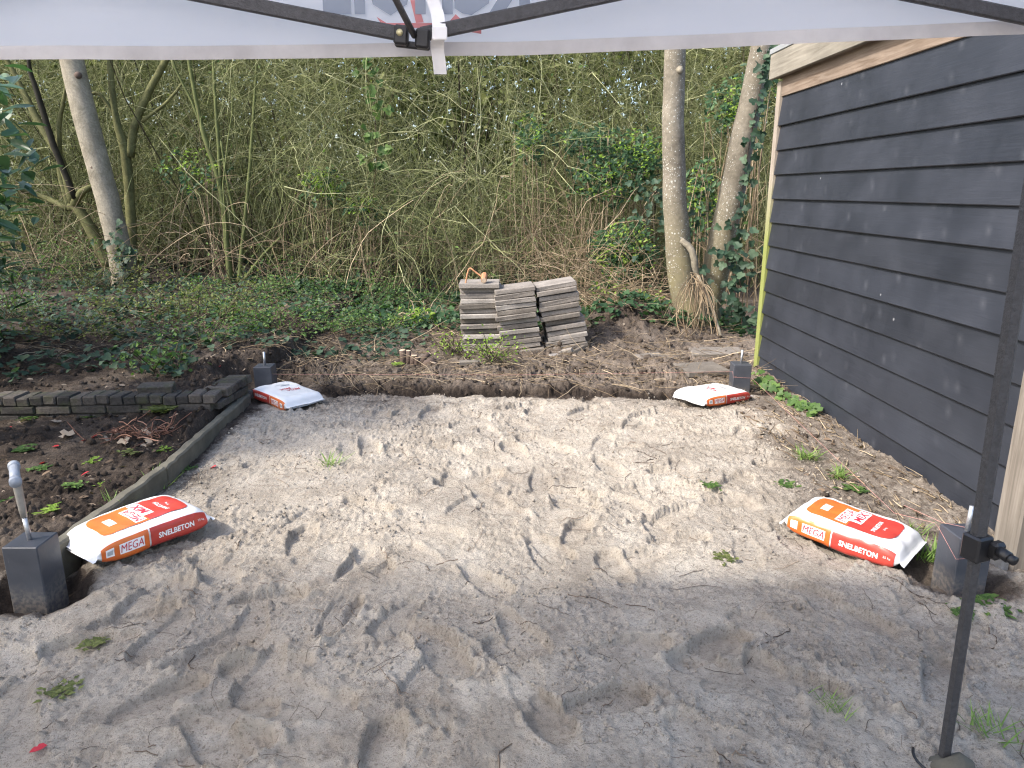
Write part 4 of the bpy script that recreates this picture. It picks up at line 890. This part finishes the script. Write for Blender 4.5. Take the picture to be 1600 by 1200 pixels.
# bramble clumps in front of the thicket
def blob(n, c, r): 
    d = rng.normal(0, 1, (n, 3)); d /= np.linalg.norm(d, axis=1, keepdims=True); return np.asarray(c)+d*np.asarray(r)*(rng.random(n)**.45)[:, None]
def bramble(u, v, y, rx, rz_, n, label, lime=.25, cat='bramble', kind='oval', sz=(.045, .085), stems=14):
    c = PY(u, v, y); o = thing('bramble_bush', (c[0], c[1], hz(c[0], c[1])), label, cat, 'leafy brambles among the bare stems'); off = np.array(o.location)
    q_ = blob(n, c-off, (rx, .35, rz_)); nl = int(n*lime)
    # leaflets in threes
    cc = np.repeat(q_, 3, 0)+rng.normal(0, .018, (len(q_)*3, 3)); s_ = rng.uniform(sz[0], sz[1], len(cc))
    leafcloud('foliage', kind, cc, rots(len(cc), (-.2, -.7, .7), .45), s_, M['leaf_dark'], o)
    if nl:
        ql = blob(nl, c-off+np.array((0, -.1, .04)), (rx*.9, .3, rz_*.9)); cl = np.repeat(ql, 4, 0)+rng.normal(0, .02, (nl*4, 3)); leafcloud('young_foliage', kind, cl, rots(len(cl), (-.2, -.4, 1), .5), rng.uniform(.03, .055, len(cl)), M['leaf_lime'], o)
    st0 = np.column_stack([rng.uniform(-rx, rx, stems), rng.uniform(-.2, .3, stems), np.zeros(stems)]); tgt = blob(stems, c-off, (rx, .3, rz_)); mid = (st0+tgt)/2+rng.normal(0, .08, st0.shape)
    ts = np.linspace(0, 1, 7)[None, :, None]; pp = (1-ts)**2*st0[:, None]+2*ts*(1-ts)*(mid+np.array((0, 0, .25)))[:, None]+ts**2*tgt[:, None]
    v_, f_ = tubes(pp, np.full((stems, 7), .004), 4); obj('stems', mesh('stems', v_, f_, M['twig_tan'], True, attrs={'rnd': np.repeat(rng.random(stems), 28)}), o)
for a in [(975, 395, 8.6, .42, .40, 330, 'large dark green bramble with lime young leaves right above the slab stacks', .4), (955, 275, 9.0, .55, .35, 220, 'dark bramble clump high left of the spotted tree', .3), (1000, 240, 9.2, .35, .3, 110, 'lime tipped bramble directly left of the spotted trunk', .6),
          (920, 220, 9.1, .45, .2, 110, 'dark bramble patch high up above the right slab stack', .1), (830, 215, 9.2, .25, .3, 70, 'small bramble patch in the middle of the thicket above the slabs', .5), (1008, 475, 7.8, .22, .16, 60, 'low bramble shoot beside the dirt heap', .5), (950, 455, 8.2, .25, .15, 70, 'bramble low behind the right slab stack', .3),
          (1140, 170, 8.8, .3, .35, 90, 'bramble hanging between the two spotted trunks', .4), (1095, 310, 8.3, .2, .5, 90, 'leafy bramble rising behind the gap of the spotted trunks', .4), (505, 290, 9.6, .3, .25, 60, 'lime bramble shoots left of centre in the thicket', 1.2), (570, 330, 9.5, .25, .2, 40, 'few leaved bramble at mid height left of the slabs', .6), (300, 270, 9.8, .5, .3, 60, 'pale leaved bramble left of the slender young stems', .7), (650, 500, 7.6, .3, .12, 60, 'low bramble just left of the slab stacks', .6), (1185, 130, 8.4, .2, .3, 60, 'bramble beside the shed roof corner', .2)]: bramble(*a)
vine = thing('climbing_vine', (-1.9, 9.2, .2), 'hanging vine with toothed green leaves near the top centre', 'vine'); off = np.array(vine.location)
MB().tube([PY(u, v, 9.2)-off for u, v in ((565, 60), (570, 110), (585, 160), (588, 250), (582, 330))], .004, 5).build('stem', M['twig_tan'], vine, True)
c = np.array([PY(u+random.uniform(-8, 8), v+random.uniform(-8, 8), 9.15)-off for u, v in ((575, 100), (560, 115), (590, 120), (570, 145), (582, 150), (600, 165), (588, 170), (575, 205), (585, 210), (605, 235), (575, 255), (565, 250), (590, 245), (600, 262)) for _ in range(3)])
leafcloud('foliage', 'ivy', c, rots(len(c), (0, -.9, .4), .35), rng.uniform(.07, .11, len(c)), M['leaf_mid'], vine)
# ------------------------------------------------------------------ ground cover
def gz(x, y): return hza(x.reshape(1, -1), y.reshape(1, -1)).ravel()
N = 15000; x = rng.uniform(-8.5, -.4, N); y = rng.uniform(4.7, 12.5, N)
d = vn(x/.6, y/.6, 3)+.3*vn(x/.2, y/.2, 4); k = (d > np.interp(x, [-8, -3, -2, -.4], [.35, .45, .6, .75])+.35*(y < 6.0)) & (y > np.interp(x, [-5, -2, -1.4, -.4], [4.6, 4.85, 5.6, 6.6])); x, y = x[k], y[k]
c = np.column_stack([x, y, gz(x, y)+rng.uniform(.01, .09, len(x))]); v, f, r = scatter('ivy', c, rots(len(c), (0, -.15, 1), .35), rng.uniform(.035, .065, len(c)))
tag(joined('ivy_carpet', [(v, f, r, 0)], [M['leaf_ivy']]), 'carpet of dark ivy under the trees on the left', 'ivy', kind='stuff')
N = 9000; x = rng.uniform(-3.0, 2.4, N); y = rng.uniform(7.0, 11.0, N); k = vn(x/.5, y/.5, 13) > .5; x, y = x[k], y[k]
c = np.column_stack([x, y, gz(x, y)+rng.uniform(.01, .12, len(x))]); v, f, r = scatter('ivy', c, rots(len(c), (0, -.15, 1), .4), rng.uniform(.04, .075, len(c)))
tag(joined('ivy_carpet', [(v, f, r, 0)], [M['leaf_dark']]), 'dark ivy and bramble ground cover below the thicket', 'ivy', kind='stuff')
def low_shrub(u, v, rx, rz_, n, label, m='leaf_olive', nsz=(.02, .04)):
    c = G(u, v); o = thing('low_shrub', c, label, 'shrub', 'small leaved shrubs on the dark bank')
    a = rng.uniform(0, 6.28, 26); st0 = rng.normal(0, .06, (26, 3)); st0[:, 2] = 0
    p_ = walk(st0, np.column_stack([np.cos(a)*rx*1.6, np.sin(a)*.6*rx, np.full(26, rz_*1.5)]), np.full(26, math.hypot(rx, rz_)*1.05), 6, .16, -.05)
    v_, f_ = tubes(p_, np.full((26, 7), .003), 3); obj('stems', mesh('stems', v_, f_, M['twig_dark'], True, attrs={'rnd': np.repeat(rng.random(26), 21)}), o)
    cc, dd = on_paths(p_, n, .25); cc = cc+rng.normal(0, .05, cc.shape); cc[:, 2] = np.abs(cc[:, 2])+.01
    leafcloud('foliage', 'small', cc, rots(n, (0, -.3, 1), .7), rng.uniform(nsz[0], nsz[1], n), M[m], o)
for a in [(230, 490, .55, .3, 900, 'olive small leaved shrub at the foot of the leaning tree'), (340, 500, .5, .3, 900, 'bushy low shrub on the bank behind the rear left post'), (450, 520, .5, .22, 900, 'bright green low shrub right behind the rear left post', 'leaf_mid'), (520, 515, .35, .16, 500, 'green low shrub between the rear left post and the stump', 'leaf_mid'),
          (395, 470, .6, .3, 800, 'green shrub under the slender young stems', 'leaf_mid'), (120, 520, .5, .2, 500, 'dark low shrub on the far left bank'), (290, 400, .8, .5, 700, 'taller olive shrub behind the ivy on the left', 'leaf_mid'), (60, 455, .8, .5, 700, 'dark shrub beyond the ivy at the far left', 'leaf_mid'), (180, 455, .5, .35, 600, 'green shrub left of the leaning trunk foot', 'leaf_olive'), (560, 470, .6, .3, 800, 'green undergrowth below the broken mossy branch', 'leaf_mid'), (480, 440, .7, .45, 800, 'tall green undergrowth right of the young stems', 'leaf_olive'), (600, 520, .3, .15, 350, 'sparse green sprigs behind the stump', 'leaf_mid'), (310, 545, .4, .22, 500, 'low green shrub behind the brick wall corner', 'leaf_mid'), (20, 500, .5, .25, 400, 'dark shrub at the left edge above the wall', 'leaf_mid'), (660, 480, .4, .18, 400, 'sparse green shrub left of the slab stacks', 'leaf_mid'), (250, 580, .16, .16, 160, 'fresh green weed growing behind the brick wall', 'leaf_mid', (.03, .06)), (768, 568, .2, .14, 260, 'bright green weed at the foot of the left slab stack', 'leaf_lime', (.02, .035)), (712, 556, .16, .12, 160, 'small green weed at the left side of the slab stacks', 'leaf_lime', (.02, .035))]: low_shrub(*a)
# litter, twigs and crumbs on the soil
N = 5200; x = rng.uniform(-4, 2.2, N); y = rng.uniform(2.7, 8.5, N); ex_ = edge_x(y); k = (x < ex_-.05) & (rng.random(N) < .8) | (y > 5.2) | (x > 1.45) & (rng.random(N) < .9); x, y = x[k], y[k]
c = np.column_stack([x, y, gz(x, y)+.006]); v, f, r = scatter('oval', c, rots(len(c), (0, 0, 1), .35), (.01+.04*rng.random(len(c))**2)); lp = [(v, f, r, 0)]
N = 3000; x = rng.uniform(-4, 2.1, N); y = 5.2+3.6*rng.random(N)**1.3; k = (x > -1.7) | (y > 5.6); x, y = x[k], y[k]; a = rng.uniform(0, 6.28, len(x)); c = np.column_stack([x, y, gz(x, y)+.012])
pr, _ = tw(c, np.column_stack([np.cos(a), np.sin(a), rng.uniform(0, .35, len(x))]), rng.uniform(.06, .5, len(x)), 4, rng.uniform(.001, .0038, len(x)), .14, -.06, 1); lp.append(pr)
N = 260; x = rng.uniform(1.5, 2.05, N); y = rng.uniform(2.7, 5.5, N); a = rng.uniform(1.0, 2.2, N); c = np.column_stack([x, y, gz(x, y)+.008]); pr, _ = tw(c, np.column_stack([np.cos(a), np.sin(a), rng.uniform(0, .15, N)]), rng.uniform(.03, .16, N), 2, rng.uniform(.002, .006, N), .1, -.03, 1); lp.append(pr)
tag(joined('leaf_litter', lp, [M['litter'], M['twig_tan']]), 'dry leaf litter, chips and fallen twigs on the soil', 'litter', kind='stuff')
N = 430; x = rng.uniform(-1.65, 1.75, N); y = 1.25+rng.random(N)**1.2*3.7; a = rng.uniform(0, 6.28, N); c = np.column_stack([x, y, gz(x, y)+.003])
pr, pp = tw(c, np.column_stack([np.cos(a), np.sin(a), np.zeros(N)]), (.02+.2*rng.random(N)**2), 6, rng.uniform(.0008, .0022, N), .3, -.0, 0)
pp[:, :, 2] = gz(pp[:, :, 0].ravel(), pp[:, :, 1].ravel()).reshape(pp.shape[:2])+.003; v, f = tubes(pp, np.repeat((.0006+.0014*rng.random(N)**2)[:, None], 7, 1), 3)
tag(joined('root_strands', [(v, f, np.repeat(rng.random(N), 21), 0)], [M['root']]), 'thin dark roots scattered over the sand', 'roots', kind='stuff')
ico = bmesh.new(); bmesh.ops.create_icosphere(ico, subdivisions=1, radius=1); iv = np.array([q.co[:] for q in ico.verts]); if_ = np.array([[q.index for q in p.verts] for p in ico.faces]); ico.free()
def crumbs(name, x, y, s, m, label, sink=.3, soilv=0.0, palev=0.0):
    n = len(x); sc_ = s[:, None, None]*rng.uniform(.6, 1.25, (n, 1, 3)); v = iv[None]*sc_*(1+rng.normal(0, .16, (n, len(iv), 1))); v = v+np.column_stack([x, y, gz(x, y)+s*sink])[:, None]
    f = (if_[None]+(np.arange(n)*len(iv))[:, None, None]).reshape(-1, 3)
    o = obj(name, mesh(name, v.reshape(-1, 3), f, m, True, attrs={'soil': np.full(n*len(iv), soilv), 'pale': np.full(n*len(iv), palev)})); return tag(o, label, 'crumbs', kind='stuff')
N = 16000; x = rng.uniform(-1.7, 1.8, N); y = 1.2+rng.random(N)**1.3*3.9; k = vn(x/.25, y/.25, 33)+.3*vn(x/.08, y/.08, 35) > .68; x, y = x[k], y[k]
crumbs('sand_crumbs', x, y, .002+.006*rng.random(len(x))**2.5, M['sand'], 'small crumbs of sand lying on the sand')
N = 7000; x = rng.uniform(-4.5, 2.1, N); y = rng.uniform(2.4, 7.6, N); ex_ = edge_x(y); k = (x < ex_-.04) | (y > 5.12) | (rng.random(N) < .12)*(x > 1.5); x, y = x[k], y[k]
crumbs('soil_clods', x, y, .004+.02*rng.random(len(x))**3, M['sand'], 'dark crumbly clods on the soil', .3, 1.0, .12)
# ------------------------------------------------------------------ dug heap, stump, dead creeper, brush
st = thing('cut_stump', G(645, 572), 'cluster of short sawn shrub stumps in the dug soil', 'stump')
for (dx, dy, h_, r_, lx, ly) in ((-.075, .02, .13, .03, -.01, 0), (-.035, .01, .125, .024, .0, .01), (.005, -.02, .10, .03, .015, -.02), (.03, -.03, .085, .026, .02, -.02), (.085, -.05, .06, .042, .10, -.07), (.05, .05, .09, .022, .08, .03), (-.02, .07, .1, .02, -.05, .05)):
    MB().tube([(dx, dy, -.05), (dx+lx*.5, dy+ly*.5, h_*.6), (dx+lx, dy+ly, h_)], [r_*1.2, r_, r_*.95], 9).build('stub', M['stumpbark'], st, True); MB().tube([(dx+lx, dy+ly, h_-.001), (dx+lx*1.02, dy+ly, h_+.003)], r_*.82, 9).build('cut_face', M['cut'], st)
cr = thing('dead_creeper', (1.93, 7.25, .1), 'bundle of dead brown creeper stems hanging in the fork of the spotted tree', 'creeper'); off = np.array(cr.location)
N = 46; top = np.array([PY(1088+random.uniform(-14, 10), 434+random.uniform(-8, 12), 7.22) for _ in range(N)])-off; bot = np.array([PY(1098+random.gauss(0, 30), random.uniform(470, 570), random.uniform(6.75, 7.2)) for _ in range(N)])-off; bot[:, 2] = np.maximum(bot[:, 2], .0)
mid = (top+bot)/2+rng.normal(0, .13, top.shape)+np.array((0, -.06, .04)); ts = np.linspace(0, 1, 9)[None, :, None]; pp = (1-ts)**2*top[:, None]+2*ts*(1-ts)*mid[:, None]+ts**2*bot[:, None]
v, f = tubes(pp, np.repeat((.0015+.0045*rng.random(N)**2)[:, None], 9, 1), 5); obj('stems', mesh('stems', v, f, M['twig_tan'], True, attrs={'rnd': np.repeat(rng.random(N)*.8, 45)}), cr)
MB().tube(smooth_path([PY(1090, 430, 7.2)-off, PY(1108, 470, 7.1)-off, PY(1122, 510, 7.0)-off, PY(1133, 552, 6.8)-off]), [.013]*12+[.009], 7).build('thick_stem', M['bark_left'], cr, True)
N = 420; c = np.array([PY(random.gauss(985, 45), random.gauss(470, 18), random.uniform(7.5, 8.3)) for _ in range(N)]); c[:, 2] = np.maximum(c[:, 2], .15)
pr, _ = tw(c, np.column_stack([rng.normal(0, 1, N), rng.normal(0, .6, N), rng.normal(0, .3, N)]), rng.uniform(.3, .9, N), 6, rng.uniform(.0025, .006, N), .2, -.06, 0); pts_ = [pr]
N = 300; c = np.array([PY(random.gauss(900, 50), random.gauss(420, 40), random.uniform(8, 9)) for _ in range(N)]); pr, _ = tw(c, np.column_stack([rng.normal(0, 1, N), rng.normal(0, .6, N), rng.normal(.3, .7, N)]), rng.uniform(.4, 1.1, N), 7, rng.uniform(.0025, .005, N), .13, -.08, 0); pts_.append(pr)
tag(joined('brush_pile', pts_, [M['twig_tan']]), 'pile of dead brown twigs behind the dirt heap', 'brush', kind='stuff')
def ivyplant(name, pts, n, rx, label, sz=(.045, .085), m='leaf_ivy', up=(-.2, -.9, .4), stem=.004):
    o = thing(name, pts[0], label, 'ivy'); off = np.array(o.location); sp = smooth_path(pts, 5)
    MB().tube([q-off for q in sp], stem, 5).build('stem', M['twig_dark'] if False else M['root'], o, True)
    i = rng.integers(0, len(sp), n); c = np.array(sp)[i]-off+rng.normal(0, 1, (n, 3))*np.array(rx); c[:, 1] -= .03
    leafcloud('foliage', 'ivy', c, rots(n, up, .35), rng.uniform(sz[0], sz[1], n), M[m], o); return o
ivyplant('climbing_ivy', [PY(u, v, y) for u, v, y in ((1140, 530, 7.5), (1146, 440, 7.5), (1150, 370, 7.5), (1158, 300, 7.48), (1172, 220, 7.47), (1186, 150, 7.47), (1196, 80, 7.47))], 130, (.045, .03, .05), 'ivy climbing up the right edge of the right spotted trunk')
ivyplant('climbing_ivy', [PY(u, v, y) for u, v, y in ((1155, 545, 7.2), (1160, 470, 7.25), (1152, 420, 7.3), (1150, 390, 7.3))], 70, (.12, .06, .1), 'clump of large ivy leaves between the spotted tree and the shed', (.06, .1))
ivyplant('climbing_ivy', [PY(u, v, y) for u, v, y in ((1010, 350, 7.9), (1025, 300, 7.9), (1090, 370, 7.4))], 50, (.1, .06, .12), 'few ivy leaves either side of the left spotted trunk')
ivyplant('climbing_ivy', [PY(u, v, y) for u, v, y in ((198, 440, 9.15), (190, 400, 9.15), (185, 372, 9.2))], 40, (.1, .04, .08), 'ivy on the foot of the leaning tree', (.07, .12))
def leafobjs(o, c, Rm, sizes, kind, m, rvar=4):
    ms = []
    for k in range(rvar):
        tv, tf = LT[kind]; ms.append(mesh('leaf', tv+np.random.default_rng(k).normal(0, .02, tv.shape)*np.array((1, .5, 1)), tf, m, True, attrs={'rnd': np.full(len(tv), (k+.5)/rvar)}))
    for k in range(len(c)):
        q_ = obj('leaf', ms[k % rvar], o); q_.matrix_local = Matrix.Translation(Vector(c[k])) @ Matrix(Rm[k].tolist()).to_4x4() @ Matrix.Scale(float(sizes[k]), 4)
si = thing('ground_ivy', G(1230, 620), 'ivy with broad leaves creeping along the foot of the shed', 'ivy'); off = np.array(si.location)
c = []; s_ = []
for k in range(64):
    t = random.random()**1.2; u, v = 1182+t*92, 598+t*54; p = G(u, v); c.append((p[0]+random.uniform(-.07, .03)*(1-t*.6), p[1]+random.uniform(-.05, .05), p[2]+random.uniform(.02, .09)*(1-.5*t))-off); s_.append(random.uniform(.038, .062))
for u, v in ((1272, 640), (1285, 648), (1278, 645)): c.append(G(u, v)+np.array((-.02, 0, .05))-off); s_.append(.065)
leafobjs(si, np.array(c), rots(len(c), (-.35, -.5, 1), .3), s_, 'ivy', M['leaf_mid'])
MB().tube([G(u, v)-off+np.array((0, 0, .02)) for u, v in ((1180, 600), (1215, 620), (1250, 638), (1290, 655))], .003, 5).build('stem', M['twig_tan'], si, True)
# ------------------------------------------------------------------ weeds and grass tufts
def tuft(u, v, n, h_, label, m='grass', kind='blade', lean=.6, cat='grass tuft', sc=1.0):
    if kind != 'blade': h_ *= .44; sc = .8; n = int(n*1.5)
    p = G(u, v); o = thing('grass_tuft' if kind == 'blade' else 'weed', p, label, cat, 'green tufts growing through sand and soil')
    c = rng.normal(0, .025*sc, (n, 3)); c[:, 2] = 0.004
    a = rng.uniform(0, 6.28, n); d_ = np.column_stack([np.cos(a)*lean, np.sin(a)*lean, np.ones(n)])
    if kind != 'blade': d_[:, 2] = .35
    d_ /= np.linalg.norm(d_, axis=1, keepdims=True); z_ = np.column_stack([-np.cos(a)*.7, -np.sin(a)*.7, np.ones(n)*.5]); z_ -= d_*np.sum(z_*d_, 1, keepdims=True); z_ /= np.linalg.norm(z_, axis=1, keepdims=True)
    Rm = np.stack([np.cross(d_, z_), d_, z_], 2); leafcloud('leaves', kind, c, Rm, rng.uniform(.5, 1.1, n)*h_, M[m], o)
for a in [(520, 726, 40, .10, 'green grass tuft on the sand left of centre', 'grass', 'blade', 1.2), (1110, 760, 40, .07, 'flat green rosette on the sand right of centre', 'leaf_mid', 'small', 1.3), (1228, 758, 40, .08, 'grey green rosette above the right bag', 'leaf_mid', 'small', 1.3), (1262, 716, 60, .12, 'long grass tuft near the shed foot', 'grass', 'blade', 1.5), (1310, 747, 60, .10, 'grass tuft just behind the right bag, upper one', 'grass', 'blade', 1.4), (1338, 765, 50, .09, 'low weed touching the back edge of the right bag', 'leaf_mid', 'small', 1.3),
          (1132, 872, 36, .06, 'small grey weed left of the right bag', 'leaf_olive', 'small', 1.3), (1548, 945, 90, .13, 'large leafy weed to the right of the tent leg', 'leaf_mid', 'long', 1.2), (1505, 950, 30, .07, 'small weed touching the left of the tent leg', 'leaf_mid', 'small', 1.2), (1545, 1145, 40, .08, 'grass tuft right of the tent leg foot', 'grass', 'blade', 1.3), (1302, 1108, 50, .06, 'short grass tuft in the right foreground', 'grass', 'blade', .9), (1450, 888, 50, .12, 'bright grass tuft at the foot of the front right post', 'grass', 'blade', .7), (1425, 830, 30, .09, 'weed in the hollow between right bag and string', 'grass', 'blade', 1.0),
          (165, 806, 46, .13, 'broad leaved green weed behind the left bag', 'leaf_mid', 'oval', .7), (190, 800, 30, .13, 'grass blades growing behind the left bag', 'grass', 'blade', .6), (245, 748, 24, .15, 'long grass blades leaning off the concrete edging', 'grass', 'blade', 1.2), (295, 735, 20, .06, 'small dark leaved weed on the sand by the edging', 'leaf_mid', 'oval', 1.2), (150, 1010, 40, .06, 'dusty weed in the left foreground sand', 'leaf_olive', 'small', 1.3), (95, 1080, 46, .06, 'grey green weed beside the left foreground footprint', 'leaf_olive', 'small', 1.3),
          (145, 650, 40, .12, 'three leaved weed at the foot of the brick wall', 'leaf_mid', 'oval', .9), (45, 655, 26, .10, 'small weed at the left foot of the brick wall', 'leaf_mid', 'oval', .9), (254, 638, 60, .18, 'leggy weed growing in front of the brick wall corner', 'leaf_olive', 'long', .7), (145, 722, 30, .09, 'yellow green weed in the middle of the dark bed', 'leaf_lime', 'oval', 1.2), (62, 733, 26, .08, 'small weed in the dark bed above the T-handle', 'leaf_mid', 'oval', 1.2), (115, 762, 24, .08, 'green weed between T-handle and edging', 'leaf_mid', 'oval', 1.2),
          (80, 800, 30, .09, 'lime weed right of the T-handle', 'leaf_lime', 'long', 1.2), (285, 685, 14, .07, 'bright leaf sprig lying on the concrete edging', 'leaf_lime', 'oval', 1.2), (255, 703, 20, .07, 'yellow green sprig on the soil by the edging joint', 'leaf_lime', 'oval', 1.2), (10, 775, 60, .12, 'leafy weeds at the left picture edge', 'leaf_mid', 'oval', 1.0), (40, 700, 60, .12, 'weeds at the left edge under the brick wall', 'leaf_mid', 'oval', 1.0), (160, 755, 20, .07, 'pale weed seedling in the dark bed', 'leaf_lime', 'oval', 1.2), (205, 705, 26, .09, 'olive weed among the dry leaves', 'leaf_olive', 'oval', 1.2), (620, 570, 24, .09, 'lime sprout at the foot of the cut stump', 'leaf_lime', 'oval', .9)]: tuft(*a)
pt = mesh('petal', LT['oval'][0]*np.array((1.6, 1, 1)), LT['oval'][1], M['petal'], True, attrs={'rnd': np.full(len(LT['oval'][0]), .4)})
for (u, v, lab) in ((153, 681, 'bright red petal on the dark bed, largest one'), (133, 684, 'small red petal left of the largest red petal'), (72, 725, 'red petal above the T-handle'), (140, 741, 'red petal near the edging in the dark bed'), (338, 733, 'red petal on the sand edge'), (20, 669, 'red petal at the left below the brick wall'), (346, 589, 'red petal behind the brick wall'), (92, 698, 'curled red leaf in the dark bed'), (75, 1170, 'red petal in the bottom left sand')):
    p = G(u, v); tag(obj('petal', pt, None, p+np.array((0, 0, .012)), (random.uniform(-.3, .3), random.uniform(-.3, .3), random.uniform(1, 2.2)), random.uniform(.032, .045)), lab, 'petal', 'fallen red petals')
dt = mesh('dry_leaf', LT['ivy'][0]+rng.normal(0, .09, LT['ivy'][0].shape), LT['ivy'][1], M['litter'], True, attrs={'rnd': np.full(len(LT['ivy'][0]), .95)})
for (u, v, lab) in ((98, 687, 'curled pale dry leaf left of the red petals'), (165, 692, 'pale lobed dry leaf right of the red petals'), (33, 662, 'pale dry leaf at the left below the wall'), (200, 695, 'dry brown leaf by the dead plant'), (238, 690, 'upright dry leaf by the dead plant'), (222, 680, 'broad dry leaf below the dead plant'), (92, 664, 'flat brown dry leaf under the brick wall')):
    p = G(u, v); tag(obj('dry_leaf', dt, None, p+np.array((0, 0, .018)), (random.uniform(-.5, .5), random.uniform(-.5, .5), random.uniform(0, 6)), random.uniform(.045, .075)), lab, 'dry leaf', 'large dry leaves in the bed')
dp = thing('dead_plant', G(225, 668), 'clump of dead reddish brown stalks in the dark bed', 'plant'); N = 120
a = rng.uniform(0, 6.28, N); c = np.column_stack([rng.normal(0, .09, N), rng.normal(0, .07, N), np.zeros(N)]); pp = walk(c, np.column_stack([np.cos(a), np.sin(a), rng.uniform(.1, 1, N)]), rng.uniform(.05, .18, N), 4, .2, -.15); pp[:, :, 2] = np.maximum(pp[:, :, 2], .004)
v, f = tubes(pp, np.repeat(rng.uniform(.002, .004, N)[:, None], 5, 1), 4); q = twigmat('red_brown_stalk', (.1, .05, .035), (.2, .1, .07), (.3, .17, .12)); dpo = obj('stalks', mesh('stalks', v, f, q, True, attrs={'rnd': np.repeat(rng.random(N), 20)}), dp); dpo['kind'] = 'stuff'
# ------------------------------------------------------------------ laurel at the left edge; bushes added out of view for shade
def evergreen(name, c, r, n, label, sz=(.10, .17), m='leaf_dark', parts_=0, base=None, kind='long'):
    o = thing(name, (c[0], c[1], 0), label, 'shrub'); off = np.array(o.location); q_ = blob(n, np.array(c)-off, r); q_ = q_[q_[:, 2] > .1]
    if parts_:
        e = np.argsort(-(q_[:, 0]-.2*np.abs(q_[:, 2]-1.7)))[:parts_]; msk = np.zeros(len(q_), bool); msk[e] = True
        leafobjs(o, q_[msk], rots(msk.sum(), (.1, -.35, .9), .35), rng.uniform(sz[0], sz[1], msk.sum()), kind, M[m]); q_ = q_[~msk]
    l = leafcloud('foliage', kind, q_, rots(len(q_), (-.2, -.2, .9), .45), rng.uniform(sz[0], sz[1], len(q_)), M[m], o)
    N = 26; tgt = blob(N, np.array(c)-off, np.array(r)*.85); st0 = rng.normal(0, .1, (N, 3)); st0[:, 2] = -.1; ts = np.linspace(0, 1, 7)[None, :, None]; mid = np.column_stack([tgt[:, :2]*.3, tgt[:, 2]*.7]); pp = (1-ts)**2*st0[:, None]+2*ts*(1-ts)*mid[:, None]+ts**2*tgt[:, None]
    v, f = tubes(pp, np.repeat(np.linspace(.022, .005, 7)[None], N, 0), 5); obj('branches', mesh('branches', v, f, M['bark_moss'], True), o)
evergreen('laurel_shrub', (-3.35, 3.75, 1.75), (1.0, .8, .75), 1300, 'glossy dark green laurel reaching in at the left picture edge', m='leaf_laurel', parts_=70)
evergreen('added_shade_bush', (-4.7, 5.3, 1.15), (1.2, 1.1, 1.15), 1800, 'dense evergreen bush added beyond the left picture edge to shade the bed')
evergreen('added_shade_bush', (-4.1, .0, 2.3), (1.3, 1.35, 2.2), 5200, 'tall unseen evergreen bush added left of the tent to shade the sand')
evergreen('added_shade_bush', (-9.2, 6.2, 1.6), (1.6, 2.2, 1.6), 2400, 'large unseen evergreen added at the far left to shade the low thicket', (.14, .22))
